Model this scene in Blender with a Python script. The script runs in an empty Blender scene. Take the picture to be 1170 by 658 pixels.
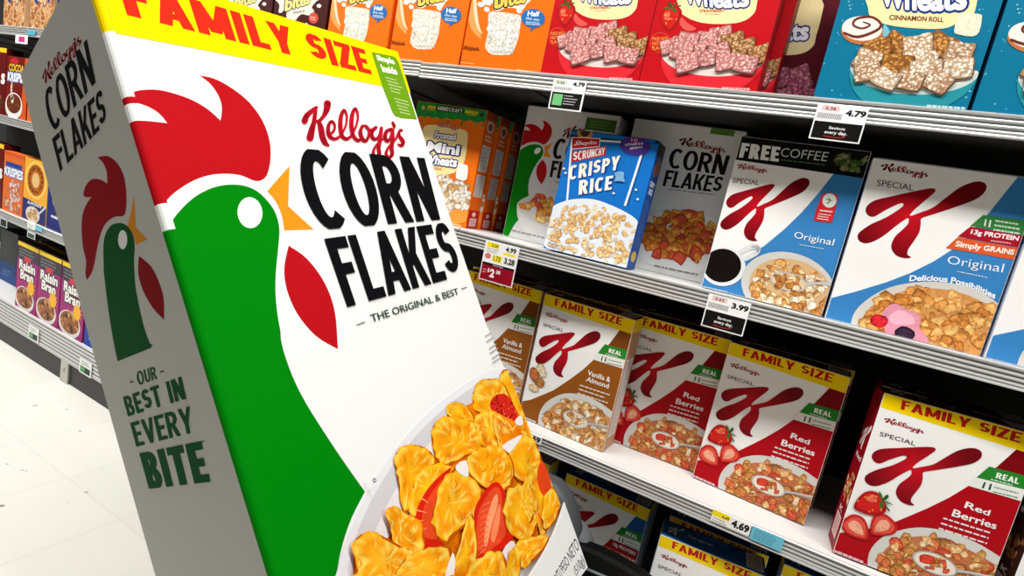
import bpy, bmesh, math, random
from mathutils import Vector, Matrix
from mathutils.geometry import tessellate_polygon
random.seed(7)
SC=bpy.context.scene
COL=SC.collection
# ---------------------------------------------------------------- camera
W,HH,F=1170.,658.,616.44
PAN,TILT,ROLL=-0.4557635,-0.1614334,0.2049596
cp,sp=math.cos(PAN),math.sin(PAN)
FW=Vector((sp*math.cos(TILT),cp*math.cos(TILT),math.sin(TILT)))
_r=Vector((cp,-sp,0)); _u=_r.cross(FW); c_,s_=math.cos(ROLL),math.sin(ROLL)
RT=c_*_r+s_*_u; UP=-s_*_r+c_*_u
CAM=Vector((0,-1.15,1.15153))
cd=bpy.data.cameras.new('camera'); co=bpy.data.objects.new('camera',cd); COL.objects.link(co)
co.matrix_world=Matrix(((RT.x,UP.x,-FW.x,CAM.x),(RT.y,UP.y,-FW.y,CAM.y),(RT.z,UP.z,-FW.z,CAM.z),(0,0,0,1)))
cd.sensor_width=36; cd.lens=F/W*36; cd.clip_start=.02
SC.camera=co
def pxray(p): return FW+(p[0]-W/2)/F*RT-(p[1]-HH/2)/F*UP
# ---------------------------------------------------------------- colour + materials
def lin(c):
    c=c/255.
    return c/12.92 if c<=.04045 else ((c+.055)/1.055)**2.4
def L3(c): return (lin(c[0]),lin(c[1]),lin(c[2]))
def mat(name,col=None,rough=.5,metal=0.,spec=.5):
    m=bpy.data.materials.new(name); m.use_nodes=True
    b=m.node_tree.nodes['Principled BSDF']
    if col is not None: b.inputs['Base Color'].default_value=(*L3(col),1)
    b.inputs['Roughness'].default_value=rough; b.inputs['Metallic'].default_value=metal
    b.inputs['Specular IOR Level'].default_value=spec
    return m
def print_mat(name,nscale,rough,amp,spec=.12):
    m=mat(name,None,rough,0,spec); nt=m.node_tree; N=nt.nodes; Lk=nt.links; b=N['Principled BSDF']
    a=N.new('ShaderNodeAttribute'); a.attribute_name='Col'
    tc=N.new('ShaderNodeTexCoord'); no=N.new('ShaderNodeTexNoise'); no.inputs['Scale'].default_value=nscale
    no.inputs['Detail'].default_value=5; no.inputs['Roughness'].default_value=.6; no.inputs['Distortion'].default_value=.8
    Lk.new(tc.outputs['Object'],no.inputs['Vector'])
    mr=N.new('ShaderNodeMapRange'); mr.inputs[1].default_value=.3; mr.inputs[2].default_value=.7
    mr.inputs[3].default_value=1-amp; mr.inputs[4].default_value=1+amp
    Lk.new(no.outputs['Fac'],mr.inputs[0])
    mx=N.new('ShaderNodeMix'); mx.data_type='RGBA'; mx.blend_type='MULTIPLY'; mx.clamp_result=False
    Lk.new(a.outputs['Alpha'],mx.inputs[0]); Lk.new(a.outputs['Color'],mx.inputs[6])
    Lk.new(mr.outputs[0],mx.inputs[7]); Lk.new(mx.outputs[2],b.inputs['Base Color'])
    # faint board texture
    n2=N.new('ShaderNodeTexNoise'); n2.inputs['Scale'].default_value=220; Lk.new(tc.outputs['Object'],n2.inputs['Vector'])
    bp=N.new('ShaderNodeBump'); bp.inputs['Strength'].default_value=.03; bp.inputs['Distance'].default_value=.001
    Lk.new(n2.outputs['Fac'],bp.inputs['Height']); Lk.new(bp.outputs[0],b.inputs['Normal'])
    return m
M_PRINT=print_mat('printed_card',170,.42,.55)
M_BIG=print_mat('printed_display_card',26,.7,.3,.03)
def noisy(name,col,rough,scale,amp,metal=0.):
    m=mat(name,col,rough,metal); nt=m.node_tree; N=nt.nodes; Lk=nt.links
    tc=N.new('ShaderNodeTexCoord'); no=N.new('ShaderNodeTexNoise'); no.inputs['Scale'].default_value=scale; no.inputs['Detail'].default_value=4
    Lk.new(tc.outputs['Object'],no.inputs['Vector'])
    cr=N.new('ShaderNodeMapRange'); cr.inputs[3].default_value=1-amp; cr.inputs[4].default_value=1+amp
    Lk.new(no.outputs['Fac'],cr.inputs[0])
    mx=N.new('ShaderNodeMix'); mx.data_type='RGBA'; mx.blend_type='MULTIPLY'; mx.inputs[0].default_value=1
    mx.inputs[6].default_value=(*L3(col),1); Lk.new(cr.outputs[0],mx.inputs[7]); Lk.new(mx.outputs[2],N['Principled BSDF'].inputs['Base Color'])
    return m
M_DECK=noisy('white_enamel_shelf',(232,232,228),.35,9,.04)
M_RAIL=noisy('aluminium_price_rail',(214,214,212),.32,14,.05,.35)
M_GROOVE=noisy('rail_groove_dark_plastic',(150,150,150),.5,20,.1)
M_BACK=noisy('dark_back_panel',(16,15,15),.8,12,.2)
M_KICK=noisy('black_kick_plate',(30,29,29),.5,8,.2)
M_CHROME=noisy('brushed_steel_bracket',(190,188,182),.35,30,.1,.7)
M_BLACK=noisy('black_moulded_plastic',(9,9,10),.6,30,.15); M_BLACK.node_tree.nodes['Principled BSDF'].inputs['Specular IOR Level'].default_value=.15
M_DGREY=noisy('dark_grey_plastic',(74,76,79),.5,25,.08)
M_LGREY=noisy('light_grey_plastic',(112,114,116),.5,25,.06)
# floor
def floor_mat():
    m=mat('speckled_vinyl_tile',(236,232,220),.35); nt=m.node_tree; N=nt.nodes; Lk=nt.links; b=N['Principled BSDF']
    tc=N.new('ShaderNodeTexCoord')
    br=N.new('ShaderNodeTexBrick'); br.offset=0; br.inputs['Scale'].default_value=1; br.inputs['Brick Width'].default_value=.305; br.inputs['Row Height'].default_value=.305
    br.inputs['Mortar Size'].default_value=.0011; br.inputs['Mortar Smooth'].default_value=.4
    br.inputs['Color1'].default_value=(*L3((243,241,231)),1); br.inputs['Color2'].default_value=(*L3((240,238,228)),1); br.inputs['Mortar'].default_value=(*L3((222,219,208)),1)
    Lk.new(tc.outputs['Object'],br.inputs['Vector'])
    no=N.new('ShaderNodeTexVoronoi'); no.inputs['Scale'].default_value=16; no.inputs['Randomness'].default_value=1
    ns=N.new('ShaderNodeTexNoise'); ns.inputs['Scale'].default_value=34; ns.inputs['Detail'].default_value=3
    Lk.new(tc.outputs['Object'],no.inputs['Vector']); Lk.new(tc.outputs['Object'],ns.inputs['Vector'])
    ad=N.new('ShaderNodeMath'); ad.operation='MULTIPLY_ADD'; ad.inputs[1].default_value=.5; Lk.new(ns.outputs['Fac'],ad.inputs[0]); Lk.new(no.outputs['Distance'],ad.inputs[2])
    r=N.new('ShaderNodeMapRange'); r.inputs[1].default_value=.27; r.inputs[2].default_value=.33; r.inputs[3].default_value=1; r.inputs[4].default_value=0
    Lk.new(ad.outputs[0],r.inputs[0])
    mx=N.new('ShaderNodeMix'); mx.data_type='RGBA'; mx.inputs[7].default_value=(*L3((160,152,136)),1)
    Lk.new(r.outputs[0],mx.inputs[0]); Lk.new(br.outputs['Color'],mx.inputs[6])
    n3=N.new('ShaderNodeTexNoise'); n3.inputs['Scale'].default_value=3; n3.inputs['Detail'].default_value=6; Lk.new(tc.outputs['Object'],n3.inputs['Vector'])
    r3=N.new('ShaderNodeMapRange'); r3.inputs[3].default_value=.95; r3.inputs[4].default_value=1.05; Lk.new(n3.outputs['Fac'],r3.inputs[0])
    m2=N.new('ShaderNodeMix'); m2.data_type='RGBA'; m2.blend_type='MULTIPLY'; m2.inputs[0].default_value=1
    Lk.new(mx.outputs[2],m2.inputs[6]); Lk.new(r3.outputs[0],m2.inputs[7]); Lk.new(m2.outputs[2],b.inputs['Base Color'])
    return m
M_FLOOR=floor_mat()
# ---------------------------------------------------------------- geometry helpers
def link(name,me,m,parent=None):
    o=bpy.data.objects.new(name,me); COL.objects.link(o)
    if m: me.materials.append(m)
    if parent: o.parent=parent
    return o
def tag(o,label,cat,group=None,kind=None):
    if label: o['label']=label
    if cat: o['category']=cat
    if group: o['group']=group
    if kind: o['kind']=kind
    return o
def clip_half(poly,a,b):
    # keep left of a->b ; poly verts are (x,y,col)
    out=[];n=len(poly)
    ex,ey=b[0]-a[0],b[1]-a[1]
    d=[ex*(p[1]-a[1])-ey*(p[0]-a[0]) for p in poly]
    for i in range(n):
        j=(i+1)%n
        if d[i]>=-1e-9: out.append(poly[i])
        if (d[i]>1e-9 and d[j]<-1e-9) or (d[i]<-1e-9 and d[j]>1e-9):
            t=d[i]/(d[i]-d[j]); p,q=poly[i],poly[j]
            out.append((p[0]+t*(q[0]-p[0]),p[1]+t*(q[1]-p[1]),tuple(p[2][k]+t*(q[2][k]-p[2][k]) for k in range(4))))
    return out
def clip_convex(poly,cv):
    for i in range(len(cv)):
        if len(poly)<3: return []
        poly=clip_half(poly,cv[i],cv[(i+1)%len(cv)])
    return poly if len(poly)>=3 else []
def ccw(p):
    a=sum(p[i][0]*p[(i+1)%len(p)][1]-p[(i+1)%len(p)][0]*p[i][1] for i in range(len(p)))
    return list(p) if a>0 else list(reversed(p))
def homography(src,dst):
    A=[];B=[]
    for (x,y),(u,v) in zip(src,dst):
        A.append([x,y,1,0,0,0,-u*x,-u*y]);B.append(u)
        A.append([0,0,0,x,y,1,-v*x,-v*y]);B.append(v)
    n=8
    for i in range(n):
        p=max(range(i,n),key=lambda k:abs(A[k][i])); A[i],A[p]=A[p],A[i]; B[i],B[p]=B[p],B[i]
        for k in range(i+1,n):
            f=A[k][i]/A[i][i]
            if f:
                for l in range(i,n): A[k][l]-=f*A[i][l]
                B[k]-=f*B[i]
    h=[0]*n
    for i in range(n-1,-1,-1): h[i]=(B[i]-sum(A[i][l]*h[l] for l in range(i+1,n)))/A[i][i]
    def f(p):
        x,y=p; w=h[6]*x+h[7]*y+1
        return ((h[0]*x+h[1]*y+h[2])/w,(h[3]*x+h[4]*y+h[5])/w)
    return f
_tc={}
def text_geo(s,bold,shear=0):
    k=(s,bold,shear)
    if k in _tc: return _tc[k]
    cu=bpy.data.curves.new('t','FONT'); cu.body=s; cu.size=1; cu.offset=bold; cu.shear=shear; cu.resolution_u=3; cu.dimensions='2D'; cu.fill_mode='FRONT' if hasattr(cu,'fill_mode') else cu.fill_mode
    ob=bpy.data.objects.new('t',cu); COL.objects.link(ob); bpy.context.view_layer.update()
    me=bpy.data.meshes.new_from_object(ob.evaluated_get(bpy.context.evaluated_depsgraph_get()))
    vs=[(v.co.x,v.co.y) for v in me.vertices]; fs=[tuple(p.vertices) for p in me.polygons]
    bpy.data.objects.remove(ob); bpy.data.curves.remove(cu); bpy.data.meshes.remove(me)
    x0=min(v[0] for v in vs);x1=max(v[0] for v in vs);y0=min(v[1] for v in vs);y1=max(v[1] for v in vs)
    vs=[((v[0]-x0)/(x1-x0),(v[1]-y0)/(y1-y0)) for v in vs]
    _tc[k]=(vs,fs,(x1-x0)/(y1-y0)); return _tc[k]
# heavy sans capitals: every glyph is a list of polygons in a cell w x 1, stroke thickness t
def glyph(ch,t,w=.56):
    h=t*.82; P=[]
    R=lambda x0,y0,x1,y1:P.append([(x0,y0),(x1,y0),(x1,y1),(x0,y1)])
    D=lambda x0,y0,x1,y1,k=1.:P.append([(x0,y0),(x0+t*k,y0),(x1+t*k,y1),(x1,y1)])
    def ringp(cx,cy,rx,ry,a0,a1,n=14,tx=None,ty=None):
        tx=tx or t; ty=ty or h
        for i in range(n):
            b0=math.radians(a0+(a1-a0)*i/n);b1=math.radians(a0+(a1-a0)*(i+1)/n)
            P.append([(cx+rx*math.cos(b0),cy+ry*math.sin(b0)),(cx+rx*math.cos(b1),cy+ry*math.sin(b1)),(cx+(rx-tx)*math.cos(b1),cy+(ry-ty)*math.sin(b1)),(cx+(rx-tx)*math.cos(b0),cy+(ry-ty)*math.sin(b0))])
    c=ch
    if c==' ': return [],.28
    if c=='-': R(0,.4,.3,.4+h); return P,.3
    if c=='I': R(0,0,t,1); return P,t
    if c=='L': w=.46; R(0,0,t,1);R(0,0,w,h)
    elif c=='F': w=.47; R(0,0,t,1);R(0,1-h,w,1);R(0,.46,w*.9,.46+h)
    elif c=='E': w=.49; R(0,0,t,1);R(0,1-h,w,1);R(0,.5-h/2,w*.9,.5+h/2);R(0,0,w,h)
    elif c=='T': w=.54; R(w/2-t/2,0,w/2+t/2,1);R(0,1-h,w,1)
    elif c=='H': R(0,0,t,1);R(w-t,0,w,1);R(0,.5-h/2,w,.5+h/2)
    elif c=='A': w=.66; D(0,0,w/2-t/2,1);D(w-t,0,w/2-t/2,1);R(w*.2,.2,w*.8,.2+h*.9)
    elif c=='V': w=.62; D(w/2-t/2,0,0,1);D(w/2-t/2,0,w-t,1)
    elif c=='Y': w=.62; D(w/2-t/2,.38,0,1);D(w/2-t/2,.38,w-t,1);R(w/2-t/2,0,w/2+t/2,.42)
    elif c=='N': w=.62; R(0,0,t,1);R(w-t,0,w,1);D(w-t*1.15,0,0,1,1.15)
    elif c=='M': w=.78; R(0,0,t,1);R(w-t,0,w,1);D(w/2-t/2,.12,0,1,1.);D(w/2-t/2,.12,w-t,1,1.)
    elif c=='W': w=.86; D(w*.25-t/2,0,0,1);D(w*.25-t/2,0,w/2-t/2,1);D(w*.75-t/2,0,w/2-t/2,1);D(w*.75-t/2,0,w-t,1)
    elif c=='X': w=.6; D(0,0,w-t,1);D(w-t,0,0,1)
    elif c=='K': w=.6; R(0,0,t,1);D(t*.55,.38,w-t*1.05,1,1.05);D(w-t*1.08,0,t*.9,.58,1.08)
    elif c=='Z': w=.54; R(0,0,w,h);R(0,1-h,w,1);D(0,h*.6,w-t*1.15,1-h*.6,1.15)
    elif c=='O': w=.64; ringp(w/2,.5,w/2,.52,0,360,26)
    elif c=='0': w=.5; ringp(w/2,.5,w/2,.51,0,360,22)
    elif c=='1': w=.3; R(w-t,0,w,1);D(0,.74,w-t,.98,1)
    elif c=='C': w=.58; ringp(.32,.5,.32,.52,48,312,22); 
    elif c=='G': w=.62; ringp(.32,.5,.32,.52,48,325,22); R(.36,.4,w,.4+h); R(w-t,.12,w,.45)
    elif c=='D': R(0,0,t,1);ringp(.22,.5,w-.22,.5,-90,90,14);R(0,0,.24,h);R(0,1-h,.24,1)
    elif c=='U': R(0,.3,t,1);R(w-t,.3,w,1);ringp(w/2,.32,w/2,.34,180,360,14)
    elif c=='P' or c=='R':
        w=.55; R(0,0,t,1);R(0,1-h,.28,1);R(0,.42,.28,.42+h);ringp(.26,.42+(1-.42)/2,w-.26,.29,-90,90,12)
        if c=='R': w=.6; D(w-t*1.05,0,.18,.5,1.05)
    elif c=='B':
        R(0,0,t,1);R(0,1-h,.28,1);R(0,.5-h/2,.3,.5+h/2);R(0,0,.28,h);ringp(.27,.76-h*.12,w-.3,.24+h*.12,-90,90,12);ringp(.27,.26,w-.27,.26+h*.24,-90,90,12)
    elif c=='S':
        w=.52; ringp(w/2,.745,w/2,.27,20,268,16,t,h);ringp(w/2,.745-.27*2+h+.0,w/2,.27,92,-160,16,t,h)
    else: R(0,0,w,1)
    return P,w
def inpoly(p,poly):
    x,y=p;r=False;n=len(poly)
    for i in range(n):
        a,b=poly[i],poly[i-1]
        if (a[1]>y)!=(b[1]>y) and x<(b[0]-a[0])*(y-a[1])/(b[1]-a[1])+a[0]: r=not r
    return r
def jit(c,a):
    k=1+random.uniform(-a,a)
    return tuple(max(0,min(255,x*k+random.uniform(-6,6)*a*4)) for x in c)
def smooth(pts,n=4,closed=True):
    out=[];m=len(pts);rng=range(m) if closed else range(m-1)
    for i in rng:
        if closed: p0,p1,p2,p3=pts[i-1],pts[i],pts[(i+1)%m],pts[(i+2)%m]
        else: p0,p1,p2,p3=pts[max(i-1,0)],pts[i],pts[i+1],pts[min(i+2,m-1)]
        for k in range(n):
            t=k/n
            out.append(tuple(.5*((2*p1[j])+(-p0[j]+p2[j])*t+(2*p0[j]-5*p1[j]+4*p2[j]-p3[j])*t*t+(-p0[j]+3*p1[j]-3*p2[j]+p3[j])*t**3) for j in (0,1)))
    if not closed: out.append(tuple(pts[-1]))
    return out
class Art:
    """flat print on one panel: coordinates go through self.m into panel metres, clipped to the panel"""
    def __init__(s,w,h,frame,m=None,clips=None,step=3e-5,bstep=7e-6):
        s.w,s.h,s.frame=w,h,frame; s.m=m or (lambda p:p); s.clips=clips or [[(0,0),(w,0),(w,h),(0,h)]]
        s.off=6e-5; s.step=step; s.bstep=bstep; s.V=[];s.Fc=[];s.C=[]
        s.clips=[ccw(c) for c in s.clips]
        s.bb=[(min(p[0] for p in c),min(p[1] for p in c),max(p[0] for p in c),max(p[1] for p in c)) for c in s.clips]
    def emit(s,pl,extra=None):
        x0=min(p[0] for p in pl);x1=max(p[0] for p in pl);y0=min(p[1] for p in pl);y1=max(p[1] for p in pl)
        if extra: pl=clip_convex(ccw3(pl),extra)
        if len(pl)<3: return
        for c,b in zip(s.clips,s.bb):
            if x1<b[0] or x0>b[2] or y1<b[1] or y0>b[3]: continue
            q=clip_convex(ccw3(pl),c)
            if len(q)>=3:
                i0=len(s.V)
                for p in q: s.V.append(s.frame(p[0],p[1],s.off)); s.C.append(p[2])
                s.Fc.append(tuple(range(i0,i0+len(q))))
    def lift(s): s.off+=s.step
    def col(s,c,n=0.): return (*L3(c),n)
    def poly(s,pts,c,n=0.,raw=False,fn=None,sub=0):
        q=[p if raw else s.m(p) for p in pts]
        tr=tessellate_polygon([[Vector((p[0],p[1],0)) for p in q]])
        cc=s.col(c,n)
        for t in tr:
            T=[(q[i][0],q[i][1]) for i in t]
            st=[(T,sub)]
            while st:
                t_,k=st.pop()
                if k:
                    a,b,d=t_; ab=((a[0]+b[0])/2,(a[1]+b[1])/2);bd=((d[0]+b[0])/2,(d[1]+b[1])/2);da=((a[0]+d[0])/2,(a[1]+d[1])/2)
                    st+= [((a,ab,da),k-1),((ab,b,bd),k-1),((da,bd,d),k-1),((ab,bd,da),k-1)]
                else:
                    s.emit([(p[0],p[1],s.col(fn(p),n) if fn else cc) for p in t_])
        s.lift()
    def spoly(s,pts,c,k=4,**kw): s.poly(smooth(pts,k),c,**kw)
    def ell(s,cx,cy,rx,ry,c,ang=0,n=24,**kw):
        ca,sa=math.cos(ang),math.sin(ang)
        s.poly([(cx+rx*math.cos(t)*ca-ry*math.sin(t)*sa,cy+rx*math.cos(t)*sa+ry*math.sin(t)*ca) for t in [2*math.pi*i/n for i in range(n)]],c,**kw)
    def text(s,t,TL,TR,BR,BL,c,bold=.02,shear=0,warp=None):
        vs,fs,_=text_geo(t,bold,shear)
        H=homography([(0,0),(1,0),(1,1),(0,1)],[BL,BR,TR,TL])
        q=[s.m(H(warp(v) if warp else v)) for v in vs]; cc=s.col(c)
        for f in fs: s.emit([(q[i][0],q[i][1],cc) for i in f])
        s.lift()
    def block(s,t,TL,TR,BR,BL,c,wt=.19,gap=.075,warp=None):
        x=0;cells=[]
        for ch in t:
            P,w=glyph(ch,wt); cells.append((x,P)); x+=w+gap
        tot=x-gap; H=homography([(0,0),(tot,0),(tot,1),(0,1)],[BL,BR,TR,TL]); cc=s.col(c)
        for x0,P in cells:
            for pl in P:
                q=[(x0+p[0],p[1],cc) for p in pl]
                q=clip_convex(ccw3(q),[(-9,0),(99,0),(99,1),(-9,1)])
                if len(q)>=3:
                    s.emit([(*s.m(H(warp((p[0]/tot,p[1])) if warp else (p[0],p[1]))),cc) for p in q]); s.off+=1.2e-6
        s.lift()
    def fat(s,t,TL,TR,BR,BL,c,fatn=.03,halo=None,hr=.12,bold=.02,warp=None):
        """lower-case display lettering: shifted copies give weight, a wider ring of copies the outline"""
        vs,fs,asp=text_geo(t,bold,0)
        H=homography([(0,0),(1,0),(1,1),(0,1)],[BL,BR,TR,TL])
        for col_,r,n in (((halo,hr,12),) if halo else ())+((c,fatn,6),):
            for k in range(n):
                a=2*math.pi*k/n; dx,dy=r*math.cos(a)/asp,r*math.sin(a)
                q=[s.m(H(warp((v[0]+dx,v[1]+dy)) if warp else (v[0]+dx,v[1]+dy))) for v in vs]; cc=s.col(col_)
                for f in fs: s.emit([(q[i][0],q[i][1],cc) for i in f])
                s.off+=s.bstep*.5
            s.lift()
    def textr(s,t,x0,y0,x1,y1,c,bold=.02,rot=0,**kw):
        # x0,y0 = lower-left, x1,y1 = upper-right in authoring space with y up
        s.text(t,(x0,y1),(x1,y1),(x1,y0),(x0,y0),c,bold,**kw)
    def stroke(s,pts,wd,c,k=5,cap=True,closed=False,n=0.):
        P=smooth(pts,k,closed) if k>1 else list(pts)
        ws=wd if isinstance(wd,(list,tuple)) else [wd]*len(pts)
        m=len(P); wl=[]
        for i in range(m):
            f=i/(m-1)*(len(ws)-1); a=int(f); b=min(a+1,len(ws)-1); wl.append(ws[a]+(ws[b]-ws[a])*(f-a))
        cc=s.col(c,n)
        for i in range(m-1+(1 if closed else 0)):
            j=(i+1)%m
            a,b=P[i],P[j]; dx,dy=b[0]-a[0],b[1]-a[1]; l=math.hypot(dx,dy) or 1e-9; nx,ny=-dy/l,dx/l
            q=[(a[0]+nx*wl[i]/2,a[1]+ny*wl[i]/2),(a[0]-nx*wl[i]/2,a[1]-ny*wl[i]/2),(b[0]-nx*wl[j]/2,b[1]-ny*wl[j]/2),(b[0]+nx*wl[j]/2,b[1]+ny*wl[j]/2)]
            s.emit([(*s.m(p),cc) for p in q])
        s.off+=s.bstep
        if cap:
            for i in range(0,m):
                a=P[i]; r=wl[i]/2
                s.emit([(*s.m((a[0]+r*math.cos(t*math.pi/4),a[1]+r*math.sin(t*math.pi/4))),cc) for t in range(8)])
        s.lift()
    def blob(s,cx,cy,r,c1,c2,asp=1.,ang=0,n=9,noise=.5,rag=.25,ring=.62,conv=None,raw=True):
        ca,sa=math.cos(ang),math.sin(ang); P=[]
        for i in range(n):
            t=2*math.pi*i/n; rr=r*(1+random.uniform(-rag,rag)); x=rr*math.cos(t); y=rr*math.sin(t)*asp
            P.append((cx+x*ca-y*sa,cy+x*sa+y*ca))
        Q=[(cx+(p[0]-cx)*ring,cy+(p[1]-cy)*ring) for p in P]
        k1=s.col(c1,noise); f=(lambda p:p) if raw else s.m
        kc=[s.col(jit(c2,.22),noise) for _ in P]; kq=[s.col(jit(c1,.15),noise) for _ in P]
        for i in range(n):
            j=(i+1)%n
            s.emit([(*f((cx,cy)),k1),(*f(Q[i]),kq[i]),(*f(Q[j]),kq[j])],conv)
            s.emit([(*f(Q[i]),kq[i]),(*f(P[i]),kc[i]),(*f(P[j]),kc[j]),(*f(Q[j]),kq[j])],conv)
        s.off+=s.bstep
    def fill(s,region,n,r0,r1,pal,asp=.48,noise=.75,rag=.28,clip=False,raw=False,nn=8):
        R_=[p if raw else s.m(p) for p in region]
        xs=[p[0] for p in R_];ys=[p[1] for p in R_]; conv=ccw(R_) if clip else None
        pts=[]; tries=0
        while len(pts)<n and tries<n*60:
            tries+=1
            p=(random.uniform(min(xs),max(xs)),random.uniform(min(ys),max(ys)))
            if inpoly(p,R_) and 0<=p[0]+r1 and p[0]-r1<=s.w: pts.append(p)
        pts.sort(key=lambda p:-p[1])
        for p in pts:
            c1,c2=random.choice(pal)
            s.blob(p[0],p[1],random.uniform(r0,r1),c1,c2,random.uniform(asp,1),random.uniform(0,3.14),nn,noise,rag,conv=conv)
    def lines(s,a,b,n,gap,th,c,seg=(.5,1.)):
        # blurred small print: n rows of short bars starting on line a->b, rows stepping by gap
        for i in range(n):
            k=random.uniform(*seg); p=(a[0]+gap[0]*i,a[1]+gap[1]*i)
            dx,dy=gap; l=math.hypot(dx,dy); th_=min(th,l*.62) if n>1 else th; ux,uy=dx/l*th_*.8,dy/l*th_*.8; t=0
            while t<k:
                e=min(k,t+random.uniform(.06,.17)); q0=(p[0]+(b[0]-a[0])*t,p[1]+(b[1]-a[1])*t); q1=(p[0]+(b[0]-a[0])*e,p[1]+(b[1]-a[1])*e)
                s.poly([q0,q1,(q1[0]+ux,q1[1]+uy),(q0[0]+ux,q0[1]+uy)],c); s.off-=s.step; t=e+.025
        s.lift()
def ccw3(p):
    a=sum(p[i][0]*p[(i+1)%len(p)][1]-p[(i+1)%len(p)][0]*p[i][1] for i in range(len(p)))
    return list(p) if a>0 else list(reversed(p))
def mesh_from(name,V,Fc,C):
    me=bpy.data.meshes.new(name); me.from_pydata(V,[],Fc); 
    at=me.color_attributes.new('Col','FLOAT_COLOR','CORNER')
    flat=[]
    vi=[0]*len(me.loops); me.loops.foreach_get('vertex_index',vi)
    for i in vi: flat.extend(C[i])
    at.data.foreach_set('color',flat); me.update(); return me
def ring(e,cx,cy,rx,ry,n=28,a0=0,a1=2*math.pi): return [(cx+rx*math.cos(a0+(a1-a0)*i/n),cy+ry*math.sin(a0+(a1-a0)*i/n)) for i in range(n)]
# ---------------------------------------------------------------- logo outlines (traced once in flat lettering space)
LOGO=[ # script wordmark strokes: points, widths  (x right, y down, 1069x658 lettering board)
 ([(75,285),(95,235),(150,185),(185,160)],[52,46,34,26]),
 ([(180,160),(170,230),(160,300),(140,370),(125,440)],[26,34,38,52,60]),
 ([(285,125),(280,175),(250,240),(205,285),(175,285)],[60,52,32,26,20]),
 ([(205,285),(225,350),(240,430),(265,485),(300,512)],[26,50,50,44,12]),
 ([(300,415),(345,375),(352,320),(325,288),(298,320),(292,380),(310,430),(360,450),(410,420)],[22,22,22,24,28,36,34,26,22]),
 ([(410,420),(455,330),(465,240),(440,185),(412,240),(405,330),(420,420),(465,450),(510,420)],[20,18,20,24,34,38,34,28,22]),
 ([(510,420),(555,320),(568,230),(543,170),(515,230),(508,330),(525,420),(570,465),(610,440)],[20,18,20,24,34,38,34,28,22]),
 ([(610,330),(590,390),(610,450),(640,468),(665,430),(670,370),(645,330),(612,335)],[22,34,34,28,24,24,20,18]),
 ([(645,345),(690,365),(735,345)],[20,18,26]),
 ([(735,345),(695,385),(705,440),(740,450),(770,410),(785,350)],[28,34,32,24,22,26]),
 ([(785,350),(775,440),(760,530),(765,590),(735,612),(710,580),(730,520),(800,450)],[28,32,34,32,24,26,20,18]),
 ([(880,360),(835,380),(818,430),(840,470),(870,440),(890,370)],[26,30,34,28,22,26]),
 ([(890,370),(890,450),(880,530),(885,590),(858,620),(828,590),(850,530),(920,450)],[26,32,34,32,24,26,20,18]),
 ([(890,300),(905,330),(905,355)],[22,26,8]),
 ([(920,450),(955,375),(975,372)],[18,22,20]),
 ([(950,385),(950,420),(985,470),(975,510),(940,500)],[20,26,34,28,14]),
]
def draw_logo(A,quad,c,halo=None,hw=26):
    # quad TL,TR,BR,BL of the lettering bounding box (45..995 x 95..635)
    H=homography([(45,635),(995,635),(995,95),(45,95)],[quad[3],quad[2],quad[1],quad[0]])
    m0=A.m; A.m=lambda p:m0(H(p))
    if halo:
        for pts,w in LOGO: A.stroke(pts,[x+hw*2 for x in w],halo,4); A.off-=A.step*.8
        A.lift()
    for pts,w in LOGO: A.stroke(pts,[x*1.16 for x in w],c,4); A.off-=A.step*.8
    A.lift(); A.m=m0
RB2=[(838,389.5),(975,430),(913,602),(788.7,545.6)] # TL TR BR BL on the authoring board of the family carton
def unit(quad): return homography([quad[3],quad[2],quad[1],quad[0]],[(0,0),(1,0),(1,1),(0,1)])
U_RB2=unit(RB2)
def bb(p): return (800+p[0]/5.484,380+p[1]/5.484)
def cc(p): return (770+p[0]/4.7,470+p[1]/4.7)
KPTS=[U_RB2(bb(p)) for p in [(137,400),(145,375),(180,355),(250,348),(330,342),(400,338),(430,342),(435,355),(410,378),(370,408),(340,432),(325,454),(370,445),(420,432),(470,400),(530,360),(580,342),(620,340),(648,355),(652,380),(635,405),(600,425),(540,440),(470,455),(400,468),(372,476),(370,500),(362,540),(340,575),(315,610),(310,635),(325,652),(300,652),(265,635),(245,605),(243,575),(260,540),(290,515),(315,490),(318,465),(300,470),(260,495),(210,530),(165,550),(130,552),(105,535),(100,510),(115,490),(160,465),(220,445),(270,420),(298,400),(290,388),(260,395),(210,415),(175,432),(150,425)]]
_kx=[p[0] for p in KPTS];_ky=[p[1] for p in KPTS]
KBOX=(min(_kx),min(_ky),max(_kx),max(_ky))
KU=[((p[0]-KBOX[0])/(KBOX[2]-KBOX[0]),(p[1]-KBOX[1])/(KBOX[3]-KBOX[1])) for p in KPTS]
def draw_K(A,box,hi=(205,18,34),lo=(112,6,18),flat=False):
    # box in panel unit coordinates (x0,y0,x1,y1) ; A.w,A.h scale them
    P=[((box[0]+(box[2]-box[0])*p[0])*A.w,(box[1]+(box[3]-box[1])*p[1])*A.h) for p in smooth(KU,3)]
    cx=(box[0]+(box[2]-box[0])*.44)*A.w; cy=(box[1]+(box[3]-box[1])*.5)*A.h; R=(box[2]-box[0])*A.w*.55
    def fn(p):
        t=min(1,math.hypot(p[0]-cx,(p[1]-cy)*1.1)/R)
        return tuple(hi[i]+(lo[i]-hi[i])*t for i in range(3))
    A.poly(P,hi,raw=True,fn=None if flat else fn,sub=0 if flat else 2)
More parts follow.
